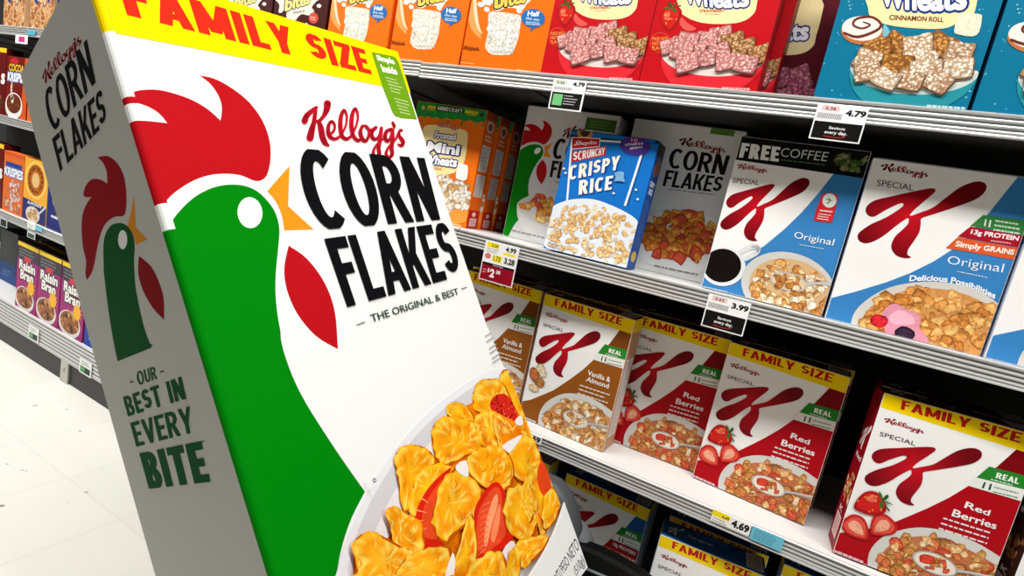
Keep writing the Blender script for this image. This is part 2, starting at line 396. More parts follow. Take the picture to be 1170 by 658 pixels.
# ---------------------------------------------------------------- carton builder
def carton_body(w,d,h,cols,bev=.0012):
    """closed folding carton: cols maps face key -> colour"""
    bm=bmesh.new(); bmesh.ops.create_cube(bm,size=1)
    for v in bm.verts: v.co=Vector((v.co.x*w,(v.co.y+.5)*d,(v.co.z+.5)*h))
    bmesh.ops.bevel(bm,geom=list(bm.edges),offset=bev,segments=2,profile=.5,affect='EDGES')
    V=[];Fc=[];C=[]
    for f in bm.faces:
        n=f.normal; k=max((('front',-n.y),('back',n.y),('left',-n.x),('right',n.x),('top',n.z),('bottom',-n.z)),key=lambda t:t[1])[0]
        c=(*L3(cols.get(k,cols['front'])),0.)
        i0=len(V)
        for v in f.verts: V.append(tuple(v.co)); C.append(c)
        Fc.append(tuple(range(i0,len(V))))
    bm.free(); return V,Fc,C
def rowplane(xc,y,w,z): return lambda p:(lambda q:(q.x-xc+w/2,q.z-z))(CAM+pxray(p)*((y-CAM.y)/pxray(p).y))
class Carton:
    def __init__(s,name,w,d,h,cols):
        s.name,s.w,s.d,s.h=name,w,d,h; s.V,s.Fc,s.C=carton_body(w,d,h,cols); s.arts=[]; s.cols=cols
    def art(s,face,quad=None,m=None):
        w,d,h=s.w,s.d,s.h
        if face=='front': W_,H_,fr=w,h,(lambda u,v,o:(u-w/2,-o,v))
        elif face=='left': W_,H_,fr=d,h,(lambda u,v,o:(-w/2-o,d-u,v))
        elif face=='right': W_,H_,fr=d,h,(lambda u,v,o:(w/2+o,u,v))
        elif face=='top': W_,H_,fr=w,d,(lambda u,v,o:(u-w/2,v,h+o))
        if quad: m=homography([quad[3],quad[2],quad[1],quad[0]],[(0,0),(W_,0),(W_,H_),(0,H_)])
        elif m is None: m=lambda p:(p[0]*W_,p[1]*H_)
        e=.0012
        a=Art(W_,H_,fr,m,[[(e,e),(W_-e,e),(W_-e,H_-e),(e,H_-e)]]); s.arts.append(a); return a
    def mesh(s):
        V,Fc,C=list(s.V),list(s.Fc),list(s.C)
        for a in s.arts:
            i0=len(V); V+=a.V; C+=a.C; Fc+=[tuple(i+i0 for i in f) for f in a.Fc]
        return mesh_from(s.name,V,Fc,C)
    def flap(s,col):
        """glued top flap with a tuck slit, standing a little proud of the top"""
        w,d,h=s.w,s.d,s.h; V=[];Fc=[];C=[]
        def slab(x0,x1,y0,y1,z0,z1,c,lean=0):
            i=len(V); P=[(x0,y0,z0),(x1,y0,z0),(x1,y1,z0),(x0,y1,z0),(x0+.004,y0+lean,z1),(x1-.004,y0+lean,z1),(x1-.004,y1,z1),(x0+.004,y1,z1)]
            V.extend(P); C.extend([(*L3(c),0.)]*8)
            for f in ((0,3,2,1),(4,5,6,7),(0,1,5,4),(1,2,6,5),(2,3,7,6),(3,0,4,7)): Fc.append(tuple(i+k for k in f))
        slab(-w/2+.003,w/2-.003,.002,d*.72,h+.0003,h+.0014,col)
        slab(-w*.16,w*.16,d*.72,d*.72+.012,h+.0003,h+.0022,tuple(min(255,x*1.15+8) for x in col))
        return mesh_from(s.name+'_flap',V,Fc,C)
PROTO={}
def make_proto(c,flapcol=None):
    me=c.mesh(); me.materials.append(M_PRINT)
    fl=None
    if flapcol is not None: fl=c.flap(flapcol); fl.materials.append(M_PRINT)
    PROTO[c.name]=(me,fl,c)
def place(kind,name,x,y,z,yaw=0,lean=0,label=None,cat='cereal box',group=None,sc=(1,1,1)):
    me,fl,c=PROTO[kind]
    o=bpy.data.objects.new(name,me); COL.objects.link(o)
    o.location=(x,y,z+.0006+c.d*math.sin(abs(lean))); o.rotation_euler=(-lean,0,yaw); o.scale=sc
    if fl:
        f=bpy.data.objects.new('top_flap',fl); COL.objects.link(f); f.parent=o
    tag(o,label,cat,group or GROUPS.get((kind,round(z,2)))); return o
GROUPS={}
WH=(244,243,240); BLK=(22,20,20); RED=(200,20,36); YEL=(255,226,0); GRN=(40,140,50)
CEREAL=[((222,166,96),(150,92,44)),((236,196,138),(176,116,62)),((190,126,66),(120,68,34)),((244,222,186),(196,150,104)),((206,140,72),(140,80,34))]
def straw(A,cx,cy,r,ang=0,leaf=True,slice_=False):
    P=[(0,1),(.5,.95),(.85,.6),(.9,.1),(.6,-.5),(.2,-.95),(0,-1.05),(-.2,-.95),(-.6,-.5),(-.9,.1),(-.85,.6),(-.5,.95)]
    ca,sa=math.cos(ang),math.sin(ang); T=lambda p,k=1:(cx+r*k*(p[0]*ca-p[1]*sa),cy+r*k*(p[0]*sa+p[1]*ca))
    if slice_:
        A.spoly([T(p) for p in P],(196,34,32),2,n=.3); A.spoly([T(p,.8) for p in P],(226,84,66),2,n=.4); A.spoly([T((p[0]*.45,p[1]*.6)) for p in P],(242,170,140),2,n=.4)
    else:
        A.spoly([T(p) for p in P],(168,20,22),2,n=.3); A.spoly([T((p[0]*.8-.05,p[1]*.82+.05)) for p in P],(206,34,30),2,n=.3)
        A.spoly([T((p[0]*.3-.35,p[1]*.35+.3)) for p in P],(232,96,78),2,n=.3)
        for k in range(12):
            q=T((random.uniform(-.6,.6),random.uniform(-.6,.7))); A.ell(q[0],q[1],r*.05,r*.07,(240,170,60),n=5); A.off-=A.step
        A.lift()
    if leaf:
        for k in range(6):
            a=k*1.05; A.spoly([T((0,.85)),T((.55*math.cos(a)+.12,.95+.35*math.sin(a)+.1)),T((.75*math.cos(a),.95+.5*math.sin(a))),T((.4*math.cos(a)-.1,.9+.3*math.sin(a)))],(52,112,40) if k%2 else (34,84,30),2,n=.4); A.off-=A.step*.5
        A.lift()
# ================================================================ family carton with the swooping initial
def family_K(name,base,dark,lines2,kind,side,topc,small=(240,220,220)):
    w,d,h=.232,.072,.324
    c=Carton(name,w,d,h,dict(front=WH,left=side,right=side,top=topc,back=base,bottom=base))
    A=c.art('front',RB2)
    U=lambda x,y:(x*w,y*h)
    reg=[(950.4,441.1),(940,451.5),(931.3,460.2),(918,470.5),(906,479.5),(889,491.3),(870,502),(856,509),(842.3,515.7),(821,522),(808,525.7),(792.3,527),(788,547),(913,604),(978,447)]
    A.poly(reg,base)
    A.poly([(950.4,441.1),(930,462),(958,473),(972,447)],dark)
    # yellow band
    A.poly([(836,385),(978,425),(969,449),(832.5,403.5)],(250,214,0))
    A.block('FAMILY SIZE',bb((290,90)),bb((852,254)),bb((836,308)),bb((280,140)),(190,26,22),.205,.07)
    draw_logo(A,[bb((205,180)),bb((388,232)),bb((378,275)),bb((192,222))],(176,20,36))
    A.text('SPECIAL',bb((182,262)),bb((346,312)),bb((340,334)),bb((177,284)),(60,50,55),.0)
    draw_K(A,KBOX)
    # claim label
    A.poly([bb(p) for p in [(685,437),(885,492),(862,562),(622,498)]],(38,132,42))
    A.poly([bb(p) for p in [(622,498),(862,562),(840,625),(575,541)]],(236,238,232))
    A.block('REAL',bb((722,468)),bb((828,500)),bb((820,530)),bb((712,498)),(240,248,236),.2)
    A.lines(bb((690,502)),bb((845,548)),1,(-.6,3),1.6,(190,220,190))
    A.text('11',bb((657,521)),bb((695,532)),bb((685,566)),bb((645,553)),(40,70,50),.03)
    A.lines(bb((705,545)),bb((835,580)),2,(-1.2,4.4),1.6,(120,150,120),(.75,1))
    tp={'red':('Red','Berries'),'van':('Vanilla &','Almond'),'cho':('K','K'),'blu':('Original',None)}[kind]
    if kind=='red':
        A.text('Red',cc((630,114)),cc((728,155)),cc((718,181)),cc((618,143)),(250,240,240),.02)
        A.text('Berries',cc((578,150)),cc((752,212)),cc((743,243)),cc((566,183)),(250,240,240),.02)
    elif kind=='cho':
        A.lines(cc((600,118)),cc((760,172)),2,(-4,11),7,(240,230,220),(.8,1))
    elif kind=='blu':
        A.poly([bb(p) for p in [(575,541),(840,625),(815,700),(512,600)]],(150,20,34))
        A.poly([bb(p) for p in [(512,600),(815,700),(790,770),(450,650)]],(214,84,42))
        A.text('13g PROTEIN',bb((600,568)),bb((800,635)),bb((790,672)),bb((585,600)),(250,235,235),.03)
        A.text('Simply GRAINS',bb((545,618)),bb((790,705)),bb((778,745)),bb((530,655)),(250,235,225),.03)
        A.text('Original',cc((590,170)),cc((742,228)),cc((730,262)),cc((575,204)),(240,246,250),.01)
    else:
        a,b=tp
        A.text(a,cc((600,104)),cc((762,160)),cc((752,190)),cc((590,134)),(250,244,236),.015)
        A.text(b,cc((590,143)),cc((748,198)),cc((738,228)),cc((577,172)),(250,244,236),.015)
    if kind!='blu': A.lines(cc((535,190)),cc((752,266)),3,(-2.2,5),2,small,(.8,1))
    # bowl
    rim=[(222,420),(228,370),(245,330),(280,290),(330,262),(390,243),(450,238),(520,248),(600,275),(680,315),(760,372)]
    A.poly([cc(p) for p in smooth(rim,3,False)+[(680,640),(200,440)]],(214,212,206))
    inn=[(258,440),(270,385),(300,335),(345,303),(400,283),(450,278),(520,290),(600,322),(670,362),(745,412)]
    A.poly([cc(p) for p in smooth(inn,3,False)+[(680,640),(230,450)]],(206,150,104) if kind!='red' else (196,116,76),n=.5)
    pal={'red':CEREAL+[((214,120,70),(160,60,34)),((214,92,62),(150,40,28))],'van':CEREAL+[((240,224,196),(180,140,100))],'cho':[((150,90,50),(90,46,24)),((190,130,80),(120,70,40)),((120,70,40),(70,36,20))],'blu':CEREAL}[kind]
    reg2=[cc(p) for p in inn]+[cc((672,622)),cc((480,545)),cc((262,450))]
    A.fill(reg2,120,.006,.013,pal,rag=.3)
    # strawberries / almonds above the bowl
    H3=lambda p:A.m(cc(p))
    def at(x,y,f,*a,**k):
        p=H3((x,y)); m0=A.m; A.m=lambda q:q; f(A,p[0],p[1],*a,**k); A.m=m0
    if kind=='red':
        at(186,243,straw,.024,1.0,False,True); at(286,234,straw,.0225,-.5,False,True); at(240,134,straw,.0255,-.9,True,False)
    elif kind=='van':
        for x,y,rx,ry,c1,c2,an in ((215,110,.013,.019,(190,110,60),(140,76,38),.5),(262,75,.012,.012,(226,206,170),(190,164,120),0),(275,105,.011,.010,(232,214,180),(190,164,120),0),(250,160,.014,.012,(180,120,60),(140,86,40),0),(205,190,.015,.009,(226,206,170),(190,160,120),0)):
            p=H3((x,y)); A.blob(p[0],p[1],rx,c1,c2,ry/rx,an,14,.3,.04)
    # spoon
    sc=H3((490,402)); m0=A.m; A.m=lambda q:q
    A.ell(sc[0],sc[1],.034,.019,(186,180,172),-.02); A.ell(sc[0],sc[1],.031,.0165,(238,226,210),-.02,n=24)
    A.fill([(sc[0]+.026*math.cos(t),sc[1]+.013*math.sin(t)) for t in [i*.5 for i in range(12)]],14,.005,.009,pal,raw=True)
    if kind=='red': A.blob(sc[0]-.012,sc[1]+.003,.0125,(216,70,52),(170,34,28),.8,.3,10,.3,.15)
    A.stroke([(sc[0]+.031,sc[1]+.001),(sc[0]+.05,sc[1]+.007),(w-.001,sc[1]+.012)],[.006,.005,.008],(176,170,164),3,cap=False)
    A.stroke([(sc[0]+.033,sc[1]+.0025),(sc[0]+.05,sc[1]+.0085),(w-.001,sc[1]+.0145)],[.001,.0012,.002],(232,230,226),3,cap=False)
    A.m=m0
    A.lines(cc((96,342)),cc((214,396)),2,(-1.2,4.4),3,(228,190,190) if kind=='red' else (210,214,220),(.9,1))
    # sides
    S=c.art('left'); 
    S.poly([(0,.9),(1,.9),(1,1),(0,1)],(240,204,0) if kind=='blu' else dark)
    m0=S.m; bx=(.18,.62,.9,.86)
    P=[((bx[0]+(bx[2]-bx[0])*p[0])*S.w,(bx[1]+(bx[3]-bx[1])*p[1]*.7)*S.h) for p in smooth(KU,2)]
    S.poly(P,(240,232,230),raw=True)
    S.textr(tp[0],.2,.56,.85,.59,(240,225,225)); 
    S.fill([(.1,.3),(.9,.3),(.9,.46),(.1,.46)],26,.005,.011,pal)
    S.poly([(.2,.06),(.8,.06),(.8,.2),(.2,.2)],(228,200,196)); S.lines((.26,.08),(.76,.08),8,(0,.014),.007,(150,90,90),(.8,1))
    S.textr('K',.3,.215,.7,.25,(235,210,210),.02)
    Rr=c.art('right'); Rr.poly([(0,.9),(1,.9),(1,1),(0,1)],(240,204,0)); Rr.poly([(.15,.1),(.85,.1),(.85,.7),(.15,.7)],(226,222,216))
    Rr.lines((.2,.12),(.8,.12),30,(0,.019),.006,(90,80,80),(.6,1))
    T=c.art('top')
    m0=T.m
    P=[((.06+.16*p[0])*T.w,(.2+.6*p[1])*T.h) for p in smooth(KU,2)]
    T.off+=.0016
    T.poly(P,(236,240,244),raw=True)
    T.textr(tp[0],.26,.36,.5,.58,(220,232,242),.01)
    T.poly([(.82,.08),(.98,.08),(.98,.9),(.82,.9)],(234,230,230)); T.lines((.84,.14),(.96,.14),6,(0,.12),.06,(180,120,124),(.8,1))
    make_proto(c,topc)
family_K('carton_red',(176,6,22),(126,4,16),None,'red',(142,8,26),(84,20,20))
family_K('carton_vanilla',(148,84,26),(120,64,18),None,'van',(196,150,110),(120,70,40),(236,220,200))
family_K('carton_chocolate',(74,40,26),(50,26,18),None,'cho',(52,28,20),(50,30,22))
family_K('carton_blue',(40,110,178),(30,90,160),None,'blu',(168,196,226),(38,104,178))
# ================================================================ regular cartons, blue
def reg_K(name,quad,e,o,s,band,label13,kbox_px,bnd,cup):
    w,d,h=.233,.07,.311
    w=.233 if band else .245
    h=.322 if band else h
    c=Carton(name,w,d,h,dict(front=WH,left=(196,206,220),right=(40,96,160),top=WH if not band else (20,20,20),back=(60,130,190),bottom=WH))
    A=c.art('front',quad); T=lambda p:(o[0]+p[0]/s,o[1]+p[1]/s)
    BLU=(58,130,192)
    A.poly([T(p) for p in bnd],BLU)
    U=unit(quad); q=[U(T(p)) for p in kbox_px]
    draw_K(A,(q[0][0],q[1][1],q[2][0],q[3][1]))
    return c,A,T
# with the coffee banner
Q1=[(848,157),(999,175),(942,362),(799,324)]
c,A,T=reg_K('carton_coffee',Q1,None,(790,150),2.99,True,False,[(100,300),(225,372),(410,170),(380,158)],[(493,145),(440,210),(380,275),(320,330),(250,385),(170,430),(60,395),(28,520),(0,560),(480,700),(640,110)],True)
w,h=c.w,c.h
A.poly([T(p) for p in [(160,20),(640,72),(596,163),(146,97)]],(14,13,13))
A.block('FREE',T((175,43)),T((307,58)),T((300,106)),T((163,90)),(240,240,236),.25)
A.text('COFFEE',T((312,60)),T((476,76)),T((466,106)),T((306,88)),(206,214,200),-.005)
A.lines(T((308,98)),T((462,116)),1,(-.3,2),1.2,(90,130,80),(1,1))
A.fill([T((500,82)),T((608,92)),T((592,140)),T((488,125))],26,.004,.009,[((96,120,60),(44,60,26)),((60,84,36),(30,40,18)),((130,130,90),(60,60,36))])
draw_logo(A,[T((160,108)),T((262,120)),T((258,145)),T((152,134))],(190,20,40))
A.text('SPECIAL',T((145,157)),T((234,166)),T((231,182)),T((141,173)),(70,60,66),0)
A.poly(smooth([T(p) for p in [(448,225),(458,213),(480,211),(500,215),(507,228),(490,300),(482,310),(430,303),(425,292)]],2),(214,40,48))
A.ell(*T((478,236)),8.2,8,(236,238,232)); A.stroke([T((470,245)),T((480,238)),T((476,228))],1.2,(50,120,60),2); A.stroke([T((466,232)),T((488,236))],1,(50,120,60),1)
A.lines(T((445,266)),T((490,272)),1,(-.4,2),2,(250,230,230),(1,1)); A.lines(T((440,278)),T((486,285)),3,(-.8,2.6),1.2,(250,230,230),(.8,1))
A.text('Original',T((358,338)),T((500,366)),T((490,396)),T((352,366)),(240,246,250),.0)
A.lines(T((374,382)),T((462,398)),1,(-.5,2.4),1.1,(200,220,236),(1,1))
# coffee cup
A.stroke([T((165,405)),T((205,388)),T((228,392)),T((222,408)),T((185,428))],[5,6,6,6,5],(222,224,226),3)
A.ell(*T((106,454)),26,22,(226,228,230),n=36); A.ell(*T((103,450)),22,19.2,(20,12,10),n=36)
# bowl
A.ell(*T((335,530)),57,40,(206,204,198),.28,n=40)
A.ell(*T((343,535)),50,34,(214,176,128),.28,n=40,)
A.fill([T((343+int(140*math.cos(t)*.96-90*math.sin(t)*.26),545+int(140*math.cos(t)*.27+95*math.sin(t)))) for t in [i*.42 for i in range(15)]],110,.006,.013,CEREAL+[((240,226,200),(200,170,130))],rag=.3)
p=A.m(T((335,510))); m0=A.m; A.m=lambda q:q
A.ell(p[0],p[1],.034,.018,(190,186,180),-.05); A.ell(p[0],p[1],.031,.0155,(226,200,160),-.05)
A.fill([(p[0]+.024*math.cos(t),p[1]+.012*math.sin(t)) for t in [i*.5 for i in range(12)]],14,.006,.010,CEREAL,raw=True)
A.stroke([(p[0]+.03,p[1]+.002),(p[0]+.05,p[1]+.01),(c.w-.001,p[1]+.014)],[.006,.005,.008],(196,194,190),3,cap=False); A.m=m0
A.lines(T((36,518)),T((120,538)),2,(-.8,4),2.6,(170,200,224),(1,1))
S=c.art('right'); S.poly([(.1,.1),(.9,.1),(.9,.6),(.1,.6)],WH)
make_proto(c,(30,26,26))
# plain with claim labels
Q2=[(1001,181),(1190,203),(1117,404),(942,360)]
c,A,T=reg_K('carton_protein',Q2,None,(940,170),2.63,False,True,[(110,250),(250,322),(490,110),(450,92)],[(585,75),(540,130),(500,180),(450,235),(400,285),(330,330),(260,365),(190,392),(100,420),(18,442),(0,500),(0,560),(480,700),(640,300),(640,60)],False)
draw_logo(A,[T((182,42)),T((318,56)),T((314,90)),T((176,74))],(190,20,40))
A.text('SPECIAL',T((170,92)),T((276,106)),T((273,124)),T((166,110)),(70,60,66),0)
A.poly([T(p) for p in [(478,192),(606,208),(600,252),(440,224)]],(54,130,62)); A.text('11',T((484,204)),T((502,207)),T((498,228)),T((480,224)),WH,.03); A.lines(T((514,206)),T((596,218)),3,(-1,5),2.4,(206,226,206),(.8,1))
A.poly([T(p) for p in [(440,226),(602,254),(592,288),(402,256)]],(168,20,40)); A.text('13g PROTEIN',T((444,234)),T((586,254)),T((580,272)),T((438,252)),(250,236,236),.035); A.lines(T((500,266)),T((560,274)),1,(-.4,2.4),1.2,(240,200,200),(1,1))
A.poly([T(p) for p in [(402,258),(590,290),(580,326),(366,290)]],(220,92,44)); A.text('Simply GRAINS',T((398,268)),T((572,294)),T((566,314)),T((392,290)),(252,236,224),.035)
A.text('Original',T((374,312)),T((541,336)),T((532,370)),T((368,344)),(242,248,252),-.005)
A.lines(T((400,358)),T((490,376)),1,(-.5,2.4),1.2,(210,226,240),(1,1))
A.text('Delicious Possibilities',T((260,368)),T((516,420)),T((512,438)),T((257,386)),(244,248,252),.03,warp=lambda v:(v[0],v[1]+1.1*math.sin(math.pi*v[0])*(1)-.2))
rim=[(80,520),(95,480),(130,445),(180,415),(240,397),(310,390),(380,394),(440,408),(490,432),(530,462)]
A.poly([T(p) for p in smooth(rim,3,False)+[(480,660),(40,560)]],(212,208,200))
inn=[(105,530),(122,488),(155,455),(200,432),(250,416),(310,410),(375,415),(430,430),(480,454),(520,490)]
A.poly([T(p) for p in smooth(inn,3,False)+[(480,660),(80,560)]],(214,150,84),n=.5)
A.fill([T(p) for p in inn]+[T((460,610)),T((260,570)),T((110,535))],110,.008,.015,[((226,158,84),(168,98,40)),((240,184,110),(190,120,56)),((206,132,60),(150,82,30))],rag=.3)
A.spoly([T(p) for p in [(170,500),(185,470),(215,455),(240,470),(270,480),(290,500),(285,530),(310,560),(300,590),(200,560),(180,530)]],(228,150,170),3,n=.15)
A.spoly([T(p) for p in [(195,495),(225,475),(262,490),(270,515),(230,520),(205,515)]],(244,184,200),3,n=.15)
p=A.m(T((165,508))); A.blob(p[0],p[1],.014,(214,40,50),(150,14,26),.9,0,12,.5,.08)
p=A.m(T((240,544))); A.blob(p[0],p[1],.0155,(60,40,64),(18,10,18),.85,0,12,.7,.1)
A.lines(T((8,496)),T((98,520)),2,(-1,5),3,(160,190,220),(1,1))
S=c.art('left'); S.lines((.12,.08),(.85,.08),26,(0,.02),.006,(110,130,160),(.5,1)); S.poly([(.1,.65),(.9,.65),(.9,.9),(.1,.9)],(58,130,192))
make_proto(c,(220,220,218))
# ================================================================ big display carton geometry
GO=Vector((-0.868,-0.775,1.337)); 
GX=Vector((0.074,0.990,0.116)).normalized(); GY=Vector((0.529,0.060,-0.847)); GY=(GY-GX*GX.dot(GY)).normalized(); GZ=-(GX.cross(GY)).normalized()
if GZ.dot(Vector((-0.846,0.124,-0.519)))<0: GZ=-GZ
def gfront(p):
    d=pxray(p); t=(GO-CAM).dot(GZ)/d.dot(GZ); P=CAM+d*t-GO; return (P.dot(GX),P.dot(GY))
def gside(p):
    d=pxray(p); t=(GO-CAM).dot(GX)/d.dot(GX); P=CAM+d*t-GO; return (P.dot(GZ),P.dot(GY))
GL=1.14; BR_=.011
def lerpt(tab,v):
    for (a,x),(b,y) in zip(tab,tab[1:]):
        if v<=b: return x+(y-x)*max(0,(v-a))/(b-a)
    return tab[-1][1]
U1=lambda v: lerpt([(0,.553),(.14,.549),(.35,.548),(.6,.552),(.76,.570),(.92,.579),(1.14,.588)],v)
D1=lambda v: lerpt([(0,.293),(.09,.308),(.26,.317),(.42,.330),(.55,.338),(.81,.347),(1.14,.352)],v)
rows=sorted(set([0,.02,.06,.13,.2,.27,.35,.43,.52,.6,.68,.76,.84,.92,1.0,1.07,1.14]))
# colours that wrap round the rounded front-left edge, by height down the box
def vL(p): return gfront(p)[1]
EDGE=[(vL((122,34)),(255,222,0)),(vL((143.8,109)),(250,250,246)),(vL((147,117)),(188,18,28)),(vL((154,137)),(250,250,246)),(vL((181,232)),(188,18,28)),(vL((190,262)),(250,250,246)),(9,(0,132,10))]
rows=sorted(set(rows+[e[0] for e in EDGE[:-1]]))
def edgecol(v):
    for a,c in EDGE:
        if v<a: return c
def gprofile(v):
    u1=U1(v); d=D1(v); r=BR_
    return [(0,d),(0,r*1.0),(r*.1,r*.5),(r*.3,r*.22),(r*.6,r*.06),(r,0),(u1-.003,0),(u1,.003),(u1,d)]
V=[];Fc=[];C=[]
fcol=[('side',),('edge',),('edge',),('edge',),('edge',),('front',),('front',),('rs',),('back',)]
SIDE_SHADE=(198,197,191)  # grey base colour carries part of the side panel's shade
def gquad(pts,c):
    i0=len(V); V.extend(pts); C.extend([(*L3(c),0.)]*len(pts)); Fc.append(tuple(range(i0,len(V))))
def gl(u,dd,v): return (u,dd,GL-v)
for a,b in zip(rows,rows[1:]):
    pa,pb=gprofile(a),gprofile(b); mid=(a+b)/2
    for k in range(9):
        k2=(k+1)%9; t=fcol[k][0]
        c={'side':SIDE_SHADE,'edge':edgecol(mid),'front':(244,244,240) ,'rs':(240,240,236),'back':(240,240,236)}[t]
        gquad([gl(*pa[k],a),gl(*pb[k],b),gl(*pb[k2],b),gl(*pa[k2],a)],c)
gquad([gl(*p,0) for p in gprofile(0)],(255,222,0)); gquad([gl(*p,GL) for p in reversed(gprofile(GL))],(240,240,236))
strips=[[(BR_,a),(BR_,b),(U1(b)-.001,b),(U1(a)-.001,a)] for a,b in zip(rows,rows[1:])]
A=Art(.6,GL,lambda u,v,o:(u,-o,GL-v),gfront,strips,step=8e-5,bstep=3e-5)
z3=lambda p:(100+p[0]/2.992,p[1]/2.992)
z4=lambda p:(320+p[0]/2.123,90+p[1]/2.123)
zb=lambda p:(130+p[0]/1.993,70+p[1]/1.993)
z6=lambda p:(380+p[0]/2.55,400+p[1]/2.55)
def big_rooster(A,small=False):
    comb=[(28,75),(60,65),(100,65),(140,75),(180,90),(215,110),(243,135)]
    comb=smooth([(0,84),(28,75),(60,66),(100,65),(140,74),(180,89),(215,110),(243,135)],4,False)+smooth([(243,135),(246,105),(238,78),(220,52),(195,32)],4,False)[1:]+smooth([(195,32),(230,40),(270,62),(310,95),(340,138),(355,182),(357,222),(350,256),(338,270),(320,272),(290,260),(255,256),(215,260),(175,275),(135,302),(105,335)],4,False)[1:]
    comb+=[(60,335),(20,137)]+smooth([(45,135),(78,136),(122,141)],3,False)+smooth([(122,141),(102,118),(72,101),(33,91),(0,90)],4,False)[1:]
    A.poly([zb(p) for p in comb],(188,18,28))
    neck=[(98,400),(122,385),(135,360),(160,330),(190,305),(225,288),(260,281),(295,283),(325,295),(350,318),(368,345),(377,380),(375,420),(370,470),(368,520),(372,570),(380,617)]
    n2=[(319.8,380),(324,401),(334.6,430.7),(349.4,460.3),(370.5,494),(391.6,525.8),(417,561.7)]
    low=[(417,561.7),(402,591),(391.6,621),(385.3,650.5),(383,680),(384,720),(390,800)]
    pts=[zb(p) for p in smooth(neck,3,False)]+smooth(n2,3,False)[1:]+smooth(low,3,False)[1:]+[(300,800),(200,560),(160,263)]
    A.poly(pts,(0,132,10))
    A.ell(285.5,243,14.2,17.8,(250,250,248),-.1)
    A.poly([zb(p) for p in smooth([(350,295),(377,264),(400,238)],3,False)+[(397,330)]+[(455,383),(388,385)]+smooth([(388,385),(382,350),(368,318),(350,297)],3,False)],(240,150,30))
    A.poly([zb(p) for p in smooth([(398,420),(440,450),(480,505),(503,570),(510,655)],4,False)+smooth([(510,655),(460,625),(418,575),(394,520),(388,470),(398,420)],4,False)[1:]],(188,18,28))
big_rooster(A)
# yellow family band
yb=[gfront((112,-60)),gfront((100,33)),gfront((125.4,36.8)),gfront((236,58)),gfront((340,79)),gfront((436,98.6)),(.7,gfront((436,98.6))[1]-.004),(.7,-.1),(-.1,-.1)]
A.poly([(-.1,-.1)]+[(-.1,yb[2][1])]+yb[2:6]+[(.7,yb[5][1]),(.7,-.1)],(255,222,0),raw=True)
A.block('FAMILY SIZE',(131,-27),(416,56.8),(425,85.5),(145,17.5),(238,44,24),.235,.07)
A.poly([(424.2,59.5),(449,64.5),(452,66),(455,71),(476.2,136.5),(458,134.8),(451,132.5),(448,128),(436,97)],(110,160,24))
A.text('Simple',(429,62.5),(449,67),(452.2,76),(431.5,71),(240,246,226),.05)
A.text('Inside',(434,73.5),(451.5,77.5),(454.5,86),(437,82.5),(240,246,226),.05)
A.lines((440,88),(457,92.5),5,(1.6,3.9),1.6,(206,224,160),(.6,1)); A.lines((450,112),(467,116.5),5,(1.6,3.9),1.6,(206,224,160),(.6,1))
draw_logo(A,[(344,115),(461,115),(461,182),(344,182)],(196,24,44))
def cornflakes(A):
    A.block('CORN',(332.7,169.3),(484.4,181),(502.5,251.2),(359.2,263.5),(15,15,17),.2,.05)
    A.block('FLAKES',(369.6,273.2),(510.5,254.2),(527.7,314.7),(396.2,351.2),(15,15,17),.2,.05)
    A.text('THE ORIGINAL & BEST',(421.7,359.9),(521.6,329.2),(524,336.4),(424.6,368.4),(40,70,50),.01)
    A.stroke([(407,371.6),(416,368.2)],1.1,(40,70,50),1); A.stroke([(526.5,330.5),(532,328.6)],1,(40,70,50),1)
cornflakes(A)
zs=lambda p:(540+p[0]/9.4,380+p[1]/9.4)
for a,b in (((130,40),(200,0)),((140,100),(230,45)),((170,175),(250,120)),((175,225),(265,165)),((200,280),(285,225)),((205,325),(300,265))):
    A.stroke([zs(a),zs(b)],1.5,(170,172,172),1,cap=False)
# bowl
bowl=[(-4,680),(10,640),(25,590),(55,510),(97,418),(150,330),(220,240),(300,160),(380,100),(440,67),(505,50)]
A.poly([z6(p) for p in smooth(bowl,4,False)]+[z6(p) for p in [(560,60),(660,450),(628,520),(592,590),(546,662),(480,760),(420,850),(0,850)]],(236,235,238))
sh=[(40,640),(48,600),(72,520),(112,432),(165,345),(232,258),(310,180),(385,122),(440,92),(500,76)]
A.poly([z6(p) for p in smooth(sh,4,False)]+[z6(p) for p in [(560,90),(640,450),(610,520),(575,590),(530,662),(440,800),(60,800)]],(214,212,214))
A.poly([z6(p) for p in smooth([(95,640),(100,590),(120,530),(155,450),(200,375),(262,290),(335,215),(400,160),(450,130),(500,118)],4,False)]+[z6(p) for p in [(600,300),(600,500),(480,760),(110,760)]],(238,234,232))
YC,OC,DC=(255,196,30),(250,146,4),(236,112,2)
def rag(pts,amp,k=3):
    P=smooth(pts,k); out=[]
    cx=sum(p[0] for p in P)/len(P);cy=sum(p[1] for p in P)/len(P)
    for i,p in enumerate(P):
        a,b=P[i-1],P[(i+1)%len(P)]; dx,dy=b[0]-a[0],b[1]-a[1]; l=math.hypot(dx,dy) or 1; j=random.uniform(-amp,amp)
        out.append((p[0]-dy/l*j,p[1]+dx/l*j))
    return out,(cx,cy)
